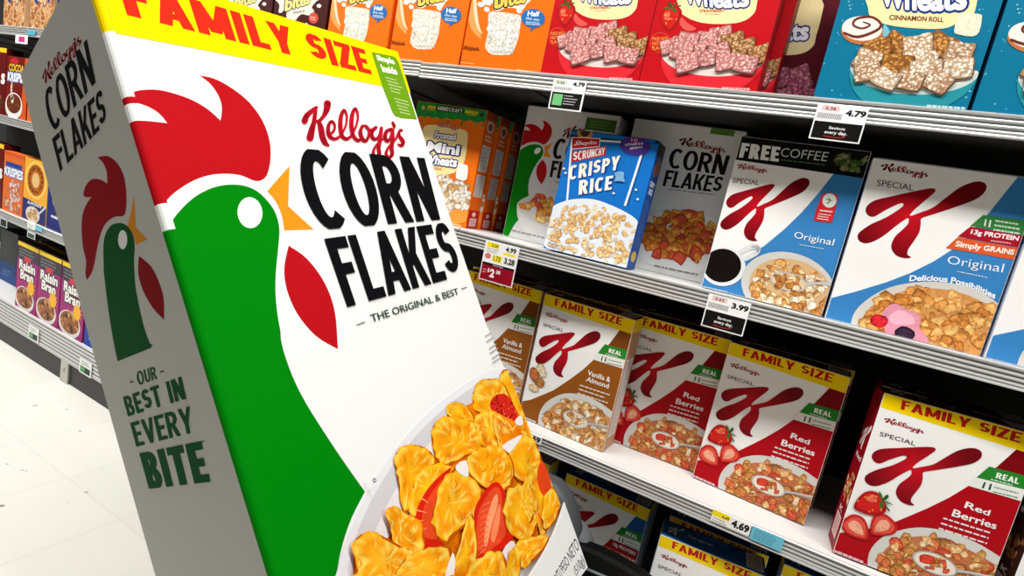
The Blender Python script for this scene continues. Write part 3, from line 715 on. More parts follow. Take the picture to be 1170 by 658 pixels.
def gflake(pts,c_in=YC,c_out=OC,amp=5,noise=.7,hl=True):
    pts=[z6(p) for p in pts]; P,(cx,cy)=rag(pts,amp/2.9,4); PS=smooth(pts,4)
    n=len(P); rings=[1,.9,.66,.36,.12]
    off=(random.uniform(-5,5),random.uniform(-5,5)); prev=None
    cols=[]
    for ri,rk in enumerate(rings):
        row=[]
        for i,p in enumerate(P if ri==0 else PS):
            k=rk*(1+random.uniform(-.03,.03)) if ri else 1
            x=cx+off[0]*(1-rk)+(p[0]-cx)*k; y=cy+off[1]*(1-rk)+(p[1]-cy)*k
            t={0:.35,1:0.0,2:.75,3:.45,4:.2}[ri]+random.uniform(-.13,.13)
            # lit upper-left rim like the printed photograph of the flake
            t+= .25 if (p[0]-cx)+(p[1]-cy)*.6>0 and ri<3 else -.12
            t=max(0,min(1.2,t)); col=tuple(max(0,min(255,c_in[q]+(c_out[q]-c_in[q])*t)) for q in range(3))
            if ri==1 and hl and random.random()<.6: col=(255,218,84)
            if ri in(2,3) and random.random()<.12: col=(255,216,90)
            row.append((x,y,col))
        if prev:
            for i in range(n):
                j=(i+1)%n
                A.emit([(*A.m(q[:2]),A.col(q[2],noise)) for q in (prev[i],prev[j],row[j],row[i])])
        prev=row
    A.emit([(*A.m(q[:2]),A.col(q[2],noise)) for q in prev]); A.off+=A.step*.3
    # crinkles
    xs=[p[0] for p in P];ys=[p[1] for p in P]; sz=min(max(xs)-min(xs),max(ys)-min(ys))
    for k in range(int(4+sz*.3)):
        x,y=random.uniform(min(xs),max(xs)),random.uniform(min(ys),max(ys)); a=random.uniform(.9,2.2); l=random.uniform(.06,.2)*sz
        q=[(x,y),(x+l*math.cos(a)+random.uniform(-1,1),y+l*math.sin(a)),(x+1.7*l*math.cos(a+.4),y+1.7*l*math.sin(a+.4))]
        if all(inpoly(t,P) for t in q):
            A.stroke(q,[.3,random.uniform(.9,1.9),.2],random.choice([(255,226,120),(255,210,70),(232,120,6),(240,140,10)]),3,cap=False,n=.6); A.off-=A.step*.85
    A.lift()
def gdark(pts): # thin printed outline under a flake
    P=[z6(p) for p in pts]; cx=sum(p[0] for p in P)/len(P);cy=sum(p[1] for p in P)/len(P)
    A.spoly([(cx+(p[0]-cx)*1.045+.8,cy+(p[1]-cy)*1.045+1) for p in P],(196,84,6),2,n=.5)
def fl(pts,*a,**k): gdark(pts); gflake(pts,*a,**k)
# bed of flakes underneath
A.poly([z6(p) for p in [(480,95),(510,80),(560,180),(600,320),(648,450),(620,515),(580,585),(500,658),(440,800),(60,800),(55,600),(140,560),(240,470),(190,420),(230,330),(290,310),(330,190),(410,150)]],(238,126,8),n=.9)
for rg in ([(345,340),(376,322),(382,366),(350,362)],[(488,278),(545,252),(512,302)],[(523,205),(540,193),(547,218),(528,214)],[(478,592),(512,556),(516,600),(486,650)],[(300,660),(332,575),(338,660)],[(585,470),(600,440),(608,480),(596,520)]):
    pass
fl([(483,76),(503,58),(525,78),(543,130),(562,195),(585,270),(592,320),(556,262),(530,205),(502,180),(484,135)],YC,OC)
fl([(405,125),(428,92),(470,85),(498,108),(520,160),(538,200),(500,238),(460,232),(438,190),(410,175)],(255,180,24),OC)
A.spoly([z6(p) for p in [(455,152),(472,132),(500,130),(522,158),(535,192),(524,214),(500,196),(470,180),(456,172)]],(214,40,26),3,n=.6)
for k in range(46):
    q=(random.uniform(457,530),random.uniform(133,208))
    if inpoly(q,[(455,152),(472,132),(500,130),(522,158),(535,192),(524,214),(500,196),(470,180)]): A.ell(*z6(q),1.1,1.3,(130,14,14) if k%3 else (240,96,60),n=6); A.off-=A.step*.9
A.lift()
fl([(330,160),(352,150),(385,165),(408,205),(400,225),(350,205),(328,186)],YC,OC)
fl([(288,222),(318,195),(360,198),(405,210),(432,245),(425,285),(380,305),(330,332),(300,320),(285,272)],(255,186,24),(248,140,8))
fl([(405,200),(440,180),(470,190),(476,260),(460,302),(430,282),(415,240)],YC,DC)
fl([(460,190),(500,200),(545,230),(560,258),(512,270),(490,300),(470,262)],(252,150,14),DC)
fl([(510,290),(545,250),(582,270),(602,335),(590,385),(530,375),(505,330)],YC,OC)
A.spoly([z6(p) for p in [(488,278),(520,258),(545,248),(528,276),(505,302),(490,296)]],(246,240,236),2)
A.spoly([z6(p) for p in [(524,205),(540,192),(548,212),(540,222),(526,216)]],(244,236,230),2)
fl([(176,302),(200,280),(242,280),(276,300),(292,340),(262,380),(232,440),(200,470),(186,400),(176,345)],(255,184,26),OC)
fl([(240,360),(290,330),(342,345),(302,382),(262,422),(240,482),(214,472),(225,400)],YC,OC)
fl([(380,320),(410,290),(460,280),(500,300),(516,352),(500,402),(450,404),(400,372)],(255,180,20),OC)
fl([(548,385),(580,342),(602,330),(640,400),(644,442),(622,492),(600,542),(580,482),(560,422)],YC,DC)
A.spoly([z6(p) for p in [(588,345),(602,325),(622,372),(626,410),(604,425),(588,392)]],(234,72,26),3,n=.5)
# strawberry slice on the left, curved with pale seed ticks
A.spoly([z6(p) for p in [(336,343),(290,378),(250,430),(230,492),(246,560),(268,586),(322,560),(330,500),(300,455),(308,400)]],(222,36,14),4,n=.4)
A.spoly([z6(p) for p in [(318,372),(282,410),(256,455),(248,500),(258,545),(300,545),(300,480),(290,440)]],(240,76,34),3,n=.5)
for a,b in (((250,434),(268,446)),((236,468),(262,474)),((232,500),(252,496)),((240,532),(262,518))): A.stroke([z6(a),z6(b)],[2,.6],(255,150,110),1)
fl([(290,432),(312,380),(350,352),(402,380),(422,440),(402,492),(352,522),(312,560),(278,502)],(255,186,36),OC,amp=7)
A.spoly([z6(p) for p in [(346,338),(376,322),(384,366),(370,368),(352,356)]],(246,238,232),2)
# strawberry slice in the middle
A.spoly([z6(p) for p in [(400,470),(418,430),(448,392),(472,388),(490,420),(495,480),(516,540),(480,582),(430,602),(398,606),(396,540)]],(224,34,16),3,n=.35)
A.spoly([z6(p) for p in [(410,480),(428,440),(452,405),(470,402),(480,430),(484,490),(490,540),(450,580),(415,592),(406,540)]],(240,78,38),3,n=.5)
A.spoly([z6(p) for p in [(428,560),(434,500),(452,440),(466,420),(468,450),(450,510),(436,570)]],(255,160,110),3,n=.4)
A.spoly([z6(p) for p in [(448,545),(456,500),(472,450),(476,470),(470,520),(456,560)]],(255,140,92),3,n=.4)
for k in range(9): A.stroke([z6((408+k*1.5,600-k*18)),z6((430+k*2,580-k*17))],[.6,1.6],(252,120,80),1); A.off-=A.step
A.lift()
A.spoly([z6(p) for p in [(478,592),(505,556),(520,570),(514,612),(492,655),(478,650)]],(244,236,232),2)
fl([(485,440),(512,400),(542,398),(562,440),(582,500),(560,552),(520,542),(490,500)],(255,190,30),OC,amp=8)
fl([(536,440),(548,370),(560,395),(572,460),(560,500)],YC,OC)
fl([(598,440),(625,400),(648,440),(640,480),(610,520),(598,500)],YC,OC)
fl([(140,470),(160,458),(202,480),(238,500),(248,585),(200,592),(165,562),(150,512)],(252,166,30),OC)
fl([(44,560),(90,528),(132,545),(182,572),(222,590),(232,642),(200,672),(60,700),(52,622)],(255,184,40),OC,amp=8)
fl([(200,600),(262,575),(322,575),(322,642),(282,690),(150,700),(170,642)],(255,190,44),OC,amp=7)
fl([(326,650),(356,560),(380,482),(392,500),(402,590),(376,690),(320,700)],YC,DC)
A.spoly([z6(p) for p in [(306,668),(330,590),(338,620),(328,680)]],(246,238,232),2)
fl([(520,562),(562,545),(606,540),(602,572),(562,612),(536,634),(520,600)],(255,190,40),OC)
fl([(376,645),(430,590),(472,590),(488,645),(476,720),(366,720)],(255,196,40),OC,amp=8)
fl([(492,600),(516,572),(526,622),(512,700),(486,700)],YC,OC)
for k in range(16):
    x=60+k%8*55; y=690+k//8*60; fl([(x-40,y-10),(x-10,y-36),(x+32,y-20),(x+38,y+20),(x,y+40),(x-34,y+24)],YC,OC)
# white lower corner and weight text
A.poly([z6(p) for p in [(648,448),(622,520),(588,588),(548,650),(500,720),(400,860),(760,860),(760,500)]],(240,240,238))
A.stroke([z6(p) for p in [(648,448),(622,520),(588,588),(548,650),(500,720),(400,860)]],3,(252,246,240),3)
zt=lambda p:(610+p[0]/11.34,600+p[1]/11.34)
A.text('PESO NETO',zt((192,532)),zt((412,152)),zt((466,298)),zt((262,620)),(28,28,28),.0)
A.text('WT/',zt((110,668)),zt((180,550)),zt((250,640)),zt((190,745)),(28,28,28),.0)
A.text('(510g)',zt((375,560)),zt((490,370)),zt((548,530)),zt((436,680)),(28,28,28),.0)
A.ell(415.8,550.3,2.2,2.6,(90,96,90)); A.ell(415.8,550.3,1.1,1.3,(240,240,238))
A.lines(z4((412,373)),z4((418,372)),1,(0,1),1,BLK,(1,1))
FRONT=A
# side art, inks darkened to carry the shade of this panel
zc=lambda p:(60+p[0]/2.531,160+p[1]/2.531)
ze=lambda p:(30+p[0]/3.29,10+p[1]/3.29)
zf=lambda p:(120+p[0]/3.871,400+p[1]/3.871)
sst=[[(BR_+.001,a),(BR_+.001,b),(D1(b)-.002,b),(D1(a)-.002,a)] for a,b in zip(rows,rows[1:])]
B=Art(.36,GL,lambda u,v,o:(-o,u,GL-v),gside,sst,step=1.5e-5,bstep=2e-6); B.off=3e-5
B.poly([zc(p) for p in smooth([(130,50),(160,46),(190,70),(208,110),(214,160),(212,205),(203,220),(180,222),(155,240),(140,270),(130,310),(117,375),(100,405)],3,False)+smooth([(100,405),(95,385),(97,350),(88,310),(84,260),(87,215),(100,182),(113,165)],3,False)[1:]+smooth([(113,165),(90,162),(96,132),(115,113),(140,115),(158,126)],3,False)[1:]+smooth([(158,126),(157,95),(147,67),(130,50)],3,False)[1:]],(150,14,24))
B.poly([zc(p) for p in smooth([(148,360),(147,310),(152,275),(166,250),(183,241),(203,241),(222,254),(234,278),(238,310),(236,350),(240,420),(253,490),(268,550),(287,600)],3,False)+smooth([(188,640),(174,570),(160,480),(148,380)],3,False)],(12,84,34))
B.ell(*zc((203,288)),5.2,11,(238,238,236))
B.poly([zc(p) for p in [(235,160),(239,205),(241,252),(275,287),(241,303),(236,280),(228,262),(217,248),(226,215)]],(226,142,40))
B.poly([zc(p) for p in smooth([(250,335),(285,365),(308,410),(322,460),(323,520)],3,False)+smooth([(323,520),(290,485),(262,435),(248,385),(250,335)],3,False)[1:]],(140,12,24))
draw_logo(B,[(47,82),(88.5,25),(94,56),(51.5,105)],(150,22,44))
B.block('CORN',ze((62,322)),ze((228,114)),ze((262,277)),ze((98,470)),(18,18,20),.175,.05)
B.block('FLAKES',ze((97,490)),ze((285,298)),ze((305,425)),ze((128,612)),(18,18,20),.18,.05)
GT=(10,80,40)
B.block('OUR',zf((137,97)),zf((222,71)),zf((233,126)),zf((149,157)),GT,.17,.1)
B.stroke([zf((112,142)),zf((126,138))],1.6,GT,1,cap=False); B.stroke([zf((246,97)),zf((261,92))],1.6,GT,1,cap=False)
B.block('BEST IN',zf((80,208)),zf((338,117)),zf((361,215)),zf((103,293)),GT,.2,.09)
B.block('EVERY',zf((112,322)),zf((376,248)),zf((398,362)),zf((140,427)),GT,.18,.08)
B.block('BITE',zf((153,456)),zf((427,402)),zf((468,582)),zf((196,613)),GT,.24,.08)
B.lines(zf((424,404)),zf((440,400)),1,(.3,1),1.6,GT,(1,1)); B.ell(*zc((288,592)),.9,1.1,BLK,n=8)
for a in (FRONT,B):
    i0=len(V); V+=a.V; C+=a.C; Fc+=[tuple(i+i0 for i in f) for f in a.Fc]
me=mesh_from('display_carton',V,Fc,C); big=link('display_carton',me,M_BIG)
Og=GO+GY*GL; X,Y,Z=GX,GZ,-GY
big.matrix_world=Matrix(((X.x,Y.x,Z.x,Og.x),(X.y,Y.y,Z.y,Og.y),(X.z,Y.z,Z.z,Og.z),(0,0,0,1)))
tag(big,'giant tilted cereal carton with a green rooster head and yellow top band','display box')
# ================================================================ small corn flakes carton: reuses the board of the display carton
w,d,h=.258,.07,.351
c=Carton('carton_cornflakes',w,d,h,dict(front=(226,226,222),left=(220,220,216),right=(220,220,216),top=(150,150,148),back=WH,bottom=WH))
sx,sy=w/.566,h/.92
A=c.art('front',m=lambda p:(gfront(p)[0]*sx,h-(gfront(p)[1]-.05)*sy))
A.poly([(0,h),(w,h),(w,h-.001),(0,h-.001)],(60,60,60),raw=True)
def sm(p): return (gfront(p)[0]*sx,h-(gfront(p)[1]-.05)*sy)
big_rooster(A)
draw_logo(A,[(344,115),(461,115),(461,182),(344,182)],(190,24,44)); cornflakes(A)
A.m=lambda p:(p[0]*w,p[1]*h)
A.poly([(.66,.88),(.97,.88),(.97,.965),(.66,.965)],(70,112,40)); A.lines((.7,.9),(.93,.9),3,(0,.02),.008,(120,150,90),(.8,1))
A.poly([(.12+.5,.25)]+[( .62+.52*math.cos(t),.26-.27*math.sin(t)) for t in [math.pi*i/20 for i in range(21)]],(236,235,232))
A.spoly([(.1,.27),(.3,.37),(.6,.42),(.9,.39),(1.1,.32),(1.12,.2),(.8,.14),(.45,.14),(.2,.19)],(226,220,212),3)
A.fill([(.14,.26),(.3,.35),(.6,.4),(.9,.37),(1.05,.3),(1.0,.2),(.6,.16),(.25,.2)],75,.010,.018,[((248,186,90),(206,120,40)),((236,150,60),(190,96,30)),((250,206,130),(214,140,60)),((226,96,60),(176,50,34))],rag=.3)
A.lines((.1,.05),(.6,.05),1,(0,.02),.012,(150,150,150),(1,1))
make_proto(c,(120,120,118))
c=Carton('carton_cornflakes_plain',w,d,h,dict(front=(226,226,222),left=(220,220,216),right=(220,220,216),top=(150,150,148),back=WH,bottom=WH))
_cf=rowplane(-.285,.17,w,1.0479); T=lambda p:(720+p[0]/2.99,120+p[1]/2.99)
A=c.art('front',m=_cf)
draw_logo(A,[T((168,106)),T((326,130)),T((322,172)),T((164,148))],(176,22,40))
A.block('CORN',T((140,147)),T((342,174)),T((322,240)),T((128,214)),BLK,.18,.05); A.block('FLAKES',T((124,222)),T((322,247)),T((306,300)),T((110,277)),BLK,.18,.05)
A.lines(T((128,286)),T((290,306)),1,(-.4,1.5),1,(110,110,110),(1,1))
A.poly([T(p) for p in [(283,56),(364,68),(354,108),(272,98)]],(96,140,50)); A.lines(T((292,70)),T((350,78)),3,(-1.2,3.6),1.2,(60,90,40),(.7,1))
A.spoly([T(p) for p in [(20,440),(40,400),(80,372),(150,358),(220,365),(280,385),(340,430),(320,520),(240,572),(120,560),(30,520)]],(232,232,228),3)
A.fill([T(p) for p in [(45,450),(60,400),(110,375),(180,370),(250,388),(300,420),(290,480),(250,530),(150,520),(60,500)]],90,.012,.02,[((232,150,60),(176,92,30)),((240,176,84),(196,110,40)),((220,130,50),(160,76,26)),((214,84,56),(160,44,30))],rag=.35,asp=.55)
A.lines(T((84,546)),T((232,578)),1,(-.6,2.4),1.8,(120,120,120),(1,1))
make_proto(c,(120,120,118))
# ================================================================ orange carton with the green banner
w,d,h=.222,.064,.312
c=Carton('carton_wheat_green',w,d,h,dict(front=(244,116,18),left=(240,110,18),right=(232,100,24),top=(60,120,40),back=(240,110,18),bottom=(240,110,18)))
QM=[(481,113.6),(567,124.6),(542.5,263),(470,247)]
A=c.art('front',QM); T=lambda p:(470+p[0]/3.655,100+p[1]/3.655)
gb=[(30,40),(40,130),(60,122),(75,130),(95,124),(110,134),(130,128),(150,138),(175,130),(200,140),(225,134),(250,146),(275,138),(300,150),(330,144),(350,156),(370,150),(380,80)]
A.poly([T(p) for p in gb],(36,150,62))
for k in range(30):
    x=random.uniform(40,345); y=random.uniform(95,150)+.09*(x-40); q=T((x,y)); A.poly([q,(q[0]+2.2,q[1]+.3),(q[0]+1.9,q[1]+2.4),(q[0]-.3,q[1]+2.1)],random.choice([(26,120,48),(60,176,80),(44,140,40)])); A.off-=A.step*.9
A.lift()
A.poly([T((128,68)),T((248,83)),T((245,110)),T((126,97))],(18,60,30)); A.block('MINECRAFT',T((133,74)),T((243,88)),T((241,106)),T((131,93)),(222,228,216),.2)
A.fat('350',T((88,72)),T((122,76)),T((121,90)),T((86,87)),(250,214,30),.05); A.block('BUILD',T((256,90)),T((312,97)),T((311,111)),T((254,105)),(250,214,30),.24)
A.lines(T((84,92)),T((124,96)),1,(-.1,1),1,(240,200,40),(1,1)); A.lines(T((262,110)),T((302,115)),1,(-.1,1),1,(240,200,40),(1,1))
A.ell(*T((68,84)),2.2,2.6,(236,190,60)); A.ell(*T((328,112)),2.4,2.8,(40,60,40))
A.spoly([T(p) for p in [(75,180),(95,165),(160,168),(235,180),(262,192),(268,215),(262,290),(250,340),(215,375),(150,390),(95,378),(60,350),(55,280),(66,220)]],(252,232,164),2)
draw_logo(A,[T((135,150)),T((228,160)),T((225,192)),T((130,182))],(196,26,44),(250,240,220),14)
def wheats(A,T,l1,l2,l3,q1,q2,q3):
    for t,q in ((l1,q1),(l2,q2),(l3,q3)):
        if not t: continue
        cx=sum(p[0] for p in q)/4;cy=sum(p[1] for p in q)/4
        A.fat(t,*[T(p) for p in q],(250,250,250),.035,(24,42,116),.15)
wheats(A,T,'Frosted','Mini','Wheats',[(128,195),(218,205),(215,234),(124,224)],[(102,240),(236,256),(230,300),(96,284)],[(92,298),(228,312),(222,352),(86,336)])
A.text('ORIGINAL',T((118,350)),T((166,355)),T((165,366)),T((116,361)),(216,150,60),.02)
A.ell(*T((195,490)),24,16,(240,234,226),.2,n=30); 
A.ell(*T((200,540)),22,11,(236,150,60),.15,n=30)
A.fill([T(p) for p in [(125,420),(160,390),(215,400),(270,430),(282,480),(255,530),(205,545),(165,520)]],42,.010,.016,[((242,236,226),(176,160,140)),((226,214,196),(150,130,104)),((206,168,110),(140,96,50))],rag=.2,nn=7)
A.spoly([T(p) for p in [(228,345),(240,336),(262,340),(272,350),(268,400),(252,408),(230,402),(222,392)]],(250,246,236),2,n=.4)
A.lines(T((186,572)),T((250,584)),1,(-.6,3),3.2,(252,200,140),(1,1))
for side in ('right','left'):
    S=c.art(side)
    S.poly([(0,.93),(1,.93),(1,1),(0,1)],(150,60,24)); S.ell(.5,.88,.3,.05,(206,196,190)); S.ell(.5,.88,.2,.034,(150,60,40))
    S.lines((.2,.76),(.85,.76),2,(0,.03),.016,(230,220,214),(.8,1))
    S.poly([(.12,.5),(.88,.5),(.88,.72),(.12,.72)],(224,216,208)); S.lines((.17,.515),(.83,.515),11,(0,.018),.008,(110,90,84),(.6,1))
    S.poly([(.12,.28),(.88,.28),(.88,.47),(.12,.47)],(216,206,198)); S.lines((.17,.29),(.83,.29),10,(0,.018),.008,(120,90,84),(.6,1))
    S.poly([(0,0),(1,0),(1,.16),(0,.16)],(190,36,30)); S.poly([(.22,.02),(.8,.02),(.8,.09),(.22,.09)],(226,190,180)); S.lines((.27,.03),(.75,.03),4,(0,.014),.007,(160,60,50),(.9,1)); S.ell(.5,.125,.16,.02,(240,210,200))
make_proto(c,(130,70,30))
# ================================================================ blue crispy rice
w,d,h=.212,.062,.285
c=Carton('carton_crispy',w,d,h,dict(front=(20,112,196),left=(24,90,170),right=(26,76,150),top=(26,26,30),back=(20,112,196),bottom=(20,112,196)))
QC=[(652,148),(756,166),(712,307),(619,282)]
A=c.art('front',QC); T=lambda p:(600+p[0]/3.29,120+p[1]/3.29)
A.poly([T(p) for p in [(160,50),(540,85),(515,165),(150,122)]],(26,24,26)); A.poly([T(p) for p in [(150,96),(500,142),(495,160),(140,110)]],(20,112,196))
A.stroke([T(p) for p in [(152,365),(158,300),(172,130),(440,158)]],2.2,(236,240,246),1,cap=False)
A.stroke([T(p) for p in [(448,180),(410,285),(370,392)]],2.6,(236,240,246),1,cap=False); A.stroke([T(p) for p in [(456,182),(418,287),(378,394)]],.9,(16,30,70),1,cap=False)
A.ell(*T((224,108)),9.5,8.6,(196,140,40),n=20); A.ell(*T((224,108)),5.5,4.8,(60,44,24),n=14)
A.poly([T(p) for p in [(172,122),(284,132),(280,166),(170,172)]],(240,236,232)); A.poly([T(p) for p in [(175,125),(281,135),(277,163),(173,169)]],(196,26,34))
A.text('ShopRite',T((182,138)),T((272,142)),T((268,158)),T((178,162)),(250,244,240),.02,.35)
A.poly([T(p) for p in [(172,180),(306,163),(303,200),(170,222)]],(176,40,60)); A.block('SCRUNCHY',T((178,182)),T((302,168)),T((298,196)),T((176,218)),(250,236,226),.2)
for t,q in (('CRISPY',[(162,235),(360,202),(350,256),(158,290)]),('RICE',[(200,292),(330,278),(322,330),(196,346)])):
    qq=[T(p) for p in q]; A.block(t,*[(p[0]+.9,p[1]+.9) for p in qq],(14,60,150),.3,.1); A.block(t,*qq,(244,240,226),.22,.1)
A.ell(*T((418,168)),18,11,(74,50,140),.15,n=26); A.text('10',T((404,136)),T((430,140)),T((428,154)),T((402,150)),(240,120,160),.04); A.text('VITAMINS &',T((378,158)),T((450,154)),T((450,163)),T((378,168)),(240,236,246),.02); A.text('MINERALS',T((398,172)),T((446,168)),T((446,177)),T((398,182)),(240,236,246),.02)
A.poly([T(p) for p in [(416,84),(510,96),(504,136),(408,122)]],(180,196,200)); 
for k in range(4): A.ell(*T((424+k*22,112+k*3)),2.2,3,(90,110,116),n=8)
A.spoly([T(p) for p in [(60,520),(64,490),(80,430),(88,398),(112,378),(170,362),(240,362),(300,380),(380,420),(420,460),(412,540),(395,640),(200,610)]],(226,232,238),3)
A.fill([T(p) for p in [(78,520),(92,450),(108,410),(160,385),(240,385),(320,400),(400,460),(405,520),(390,590),(330,598),(200,575)]],200,.005,.0085,[((238,202,146),(196,142,84)),((244,216,168),(206,158,100)),((222,176,112),(176,120,66)),((230,190,130),(190,130,74))],rag=.15,nn=7)
A.spoly([T(p) for p in [(336,270),(352,264),(372,268),(370,286),(374,304),(352,300),(334,300),(340,286)]],(120,170,210),2,n=.3)
for q in ((142,245),(148,262),(330,345),(415,335),(420,370),(60,330)): A.ell(*T(q),1.6,1.3,(230,226,200),n=6); A.off-=A.step*.9
A.lift(); A.lines(T((82,512)),T((135,530)),2,(-.6,3),1.6,(150,160,180),(1,1))
for sd in ('right','left'):
    S=c.art(sd); S.poly([(0,.9),(1,.9),(1,1),(0,1)],(30,28,34)); S.spoly([(.2,.8),(.5,.9),(.85,.84),(.75,.76),(.4,.74)],(150,90,60),2,n=.5)
    S.textr('CRISPY',.15,.66,.85,.7,(220,228,240),.04); S.textr('RICE',.25,.6,.75,.645,(220,228,240),.04); S.lines((.15,.2),(.85,.2),18,(0,.02),.008,(90,130,190),(.5,1)); S.ell(.45,.1,.3,.045,(206,176,80),n=16)
Tp=c.art('top'); Tp.lines((.35,.35),(.9,.35),2,(0,.3),.14,(190,180,140),(.8,1))
make_proto(c,(34,32,34))
# ================================================================ upper row
def gen(name,w,d,h,quad,cols): 
    c=Carton(name,w,d,h,cols); return c,c.art('front',quad)
# orange pouches-in-carton with plain wheat biscuit (third of the three is the authoring board)
w,d,h=.228,.065,.33
QO=[(558,-98+0),(655,-90),(617,82.5),(525,72)]
c=Carton('carton_bites',w,d,h,dict(front=(246,112,14),left=(240,104,14),right=(232,98,14),top=(240,110,20),back=(246,112,14),bottom=(246,112,14)))
T=lambda p:(360+p[0]/4.18,p[1]/4.18)
def HB(p): # board px -> metres, panel 0..w up from the rail
    return None
def rowmap(xc,w): return lambda p:(lambda q:(q.x-xc+w/2,q.z-1.4374))(CAM+pxray(p)*((.014-CAM.y)/pxray(p).y))
Hb=rowmap(-.725,w)
A=c.art('front',m=Hb)
A.stroke([T(p) for p in [(745,-40),(748,60),(762,130),(790,180)]],[8,10,9,2],(248,160,90),4); A.stroke([T(p) for p in [(762,-20),(768,70),(780,130),(796,160)]],[3,4,3,1],(252,214,180),4)
A.spoly([T(p) for p in [(800,30),(815,22),(835,28),(850,10),(850,45),(880,52),(910,38),(960,40),(985,55),(1010,20),(1030,0),(1000,-30),(820,-30)]],(250,240,226),2)
for q in ((790,22),(820,45),(968,28),(975,52)): A.ell(*T(q),3.4,2.8,(250,244,236),.5,n=12)
A.fat('bites',T((860,-38)),T((1006,-50)),T((1006,13)),T((858,42)),(246,206,90),.03,(30,22,16),.11)
A.spoly([T(p) for p in [(828,70),(850,55),(960,68),(985,82),(982,110),(972,180),(950,240),(930,262),(850,262),(820,240),(812,215),(826,160),(828,110)]],(226,222,210),2,n=.8)
A.fill([T(p) for p in [(835,75),(975,85),(940,250),(825,235)]],70,.004,.010,[((246,244,236),(206,200,184)),((236,232,220),(190,182,164)),((250,248,242),(214,206,190))],rag=.3,nn=7)
A.ell(*T((1042,88)),13.6,10.6,(40,110,180),.1,n=24); A.poly([T(p) for p in [(1040,125),(1060,128),(1025,150)]],(40,110,180)); A.text('Half',T((1018,52)),T((1074,56)),T((1072,80)),T((1014,78)),(245,248,252),.03)
A.text('the size',T((1008,80)),T((1074,90)),T((1072,102)),T((1006,94)),(245,248,252),.0); A.lines(T((1008,104)),T((1078,110)),2,(-.2,2),1.2,(220,232,246),(.7,1))
A.text('ORIGINAL',T((704,214)),T((788,224)),T((786,241)),T((702,232)),(110,50,10),.03,warp=lambda v:(v[0],v[1]-.3*math.sin(math.pi*v[0])))
A.lines(T((965,332)),T((1062,345)),1,(-.4,3),3.4,(252,214,150),(1,1)); A.lines(T((690,296)),T((760,304)),1,(-.3,2),1.4,(252,190,120),(1,1))
for sd in ('left','right'):
    S=c.art(sd); S.poly([(0,0),(1,0),(1,.12),(0,.12)],(180,50,20))
make_proto(c)
# dark chocolate version
c=Carton('carton_bites_choc',w,d,h,dict(front=(66,22,16),left=(58,20,16),right=(50,18,14),top=(60,24,20),back=(66,22,16),bottom=(66,22,16)))
T=lambda p:(240+p[0]/7.31,p[1]/7.31)
_hc=rowmap(-1.438,w); Hc=lambda p:_hc(T(p))
A=c.art('front',m=lambda p:Hc(p))
A.spoly([(548,-20),(580,40),(572,100),(600,105),(640,60),(640,160),(700,180),(760,120),(830,130),(870,95),(850,60),(890,10),(930,-30),(700,-90)],(226,222,214),3)
A.fat('bites',(632,-18),(834,-58),(832,32),(626,96),(240,222,140),.03,(24,16,14),.1)
A.text('CHOCOLATE',(695,98),(790,84),(788,102),(693,118),(90,70,60),.02)
A.ell(865,152,40,46,(206,74,56),n=20); A.lines((835,135),(890,145),3,(0,12),5,(244,210,200),(.8,1))
A.ell(910,50,20,16,(240,236,230),n=12); A.spoly([(640,176),(660,158),(700,190),(750,200),(790,205),(800,190),(820,205),(815,225),(700,240),(650,200)],(226,222,214),2)
make_proto(c)
# strawberry wheat cartons (second one is the board)
w,d,h=.236,.07,.33
T=lambda p:(600+p[0]/3.774,p[1]/3.774)
Hs=rowmap(-.258,w)
def straw_art(c,bowlc,cream,bg2,pil,biscuit):
    A=c.art('front',m=Hs)
    A.spoly([T(p) for p in [(640,-200),(660,20),(690,70),(760,98),(850,104),(930,95),(980,65),(1000,10),(1010,-200)]],(250,230,170),3)
    for t,q in (('Wheats',[(680,-62),(970,-62),(962,28),(690,12)]),):
        A.fat(t,*[T(p) for p in q],(250,250,250),.03,(24,42,116),.12,warp=lambda v:(v[0],v[1]-.18*math.sin(math.pi*v[0])))
    return A
def pillows(A,cx,cy,rx,ry,n,pal,size):
    pts=[]
    for k in range(n*60):
        if len(pts)>=n: break
        a=random.uniform(0,6.28); r=math.sqrt(random.random()); p=(cx+rx*r*math.cos(a),cy+ry*r*math.sin(a))
        if all(math.hypot(p[0]-q[0],(p[1]-q[1])*1.35)>size*1.45 for q in pts): pts.append(p)
    pts.sort(key=lambda p:-p[1])
    for p in pts:
        c1,c2=random.choice(pal); a=random.uniform(-.45,.45); ca,sa=math.cos(a),math.sin(a)
        def R(x,y): return (p[0]+x*ca-y*sa,p[1]+x*sa+y*ca)
        s=size*random.uniform(.95,1.2)
        P=smooth([R(-s,-s*.72),R(0,-s*.8),R(s*.98,-s*.7),R(s,0),R(s*.95,s*.74),R(0,s*.68),R(-s*.95,s*.78),R(-s*.92,0)],2)
        A.poly([(p[0]+(q[0]-p[0])*1.06+s*.03,p[1]+(q[1]-p[1])*1.08-s*.1) for q in P],tuple(x*.5 for x in c2),raw=True,n=.5); A.off-=A.step*.6
        A.poly(P,c2,raw=True,n=.9); A.off-=A.step*.6
        for i in range(6):
            for j in range(5):
                q=R((i-2.5)*s*.3+random.uniform(-.14,.14)*s,(j-2)*s*.28+random.uniform(-.12,.12)*s)
                A.blob(q[0],q[1],s*random.uniform(.1,.2),c1 if (i+j)%2 else tuple(min(255,x*1.08) for x in c1),tuple((c1[t]*.4+c2[t]*.6) for t in range(3)),.8,a+random.uniform(-.8,.8),6,.9,.35)
        A.off+=A.step*.3
    A.lift()
PINK=[((232,176,168),(196,124,120)),((240,196,186),(206,140,134)),((202,160,112),(146,100,58)),((236,184,176),(190,116,112))]
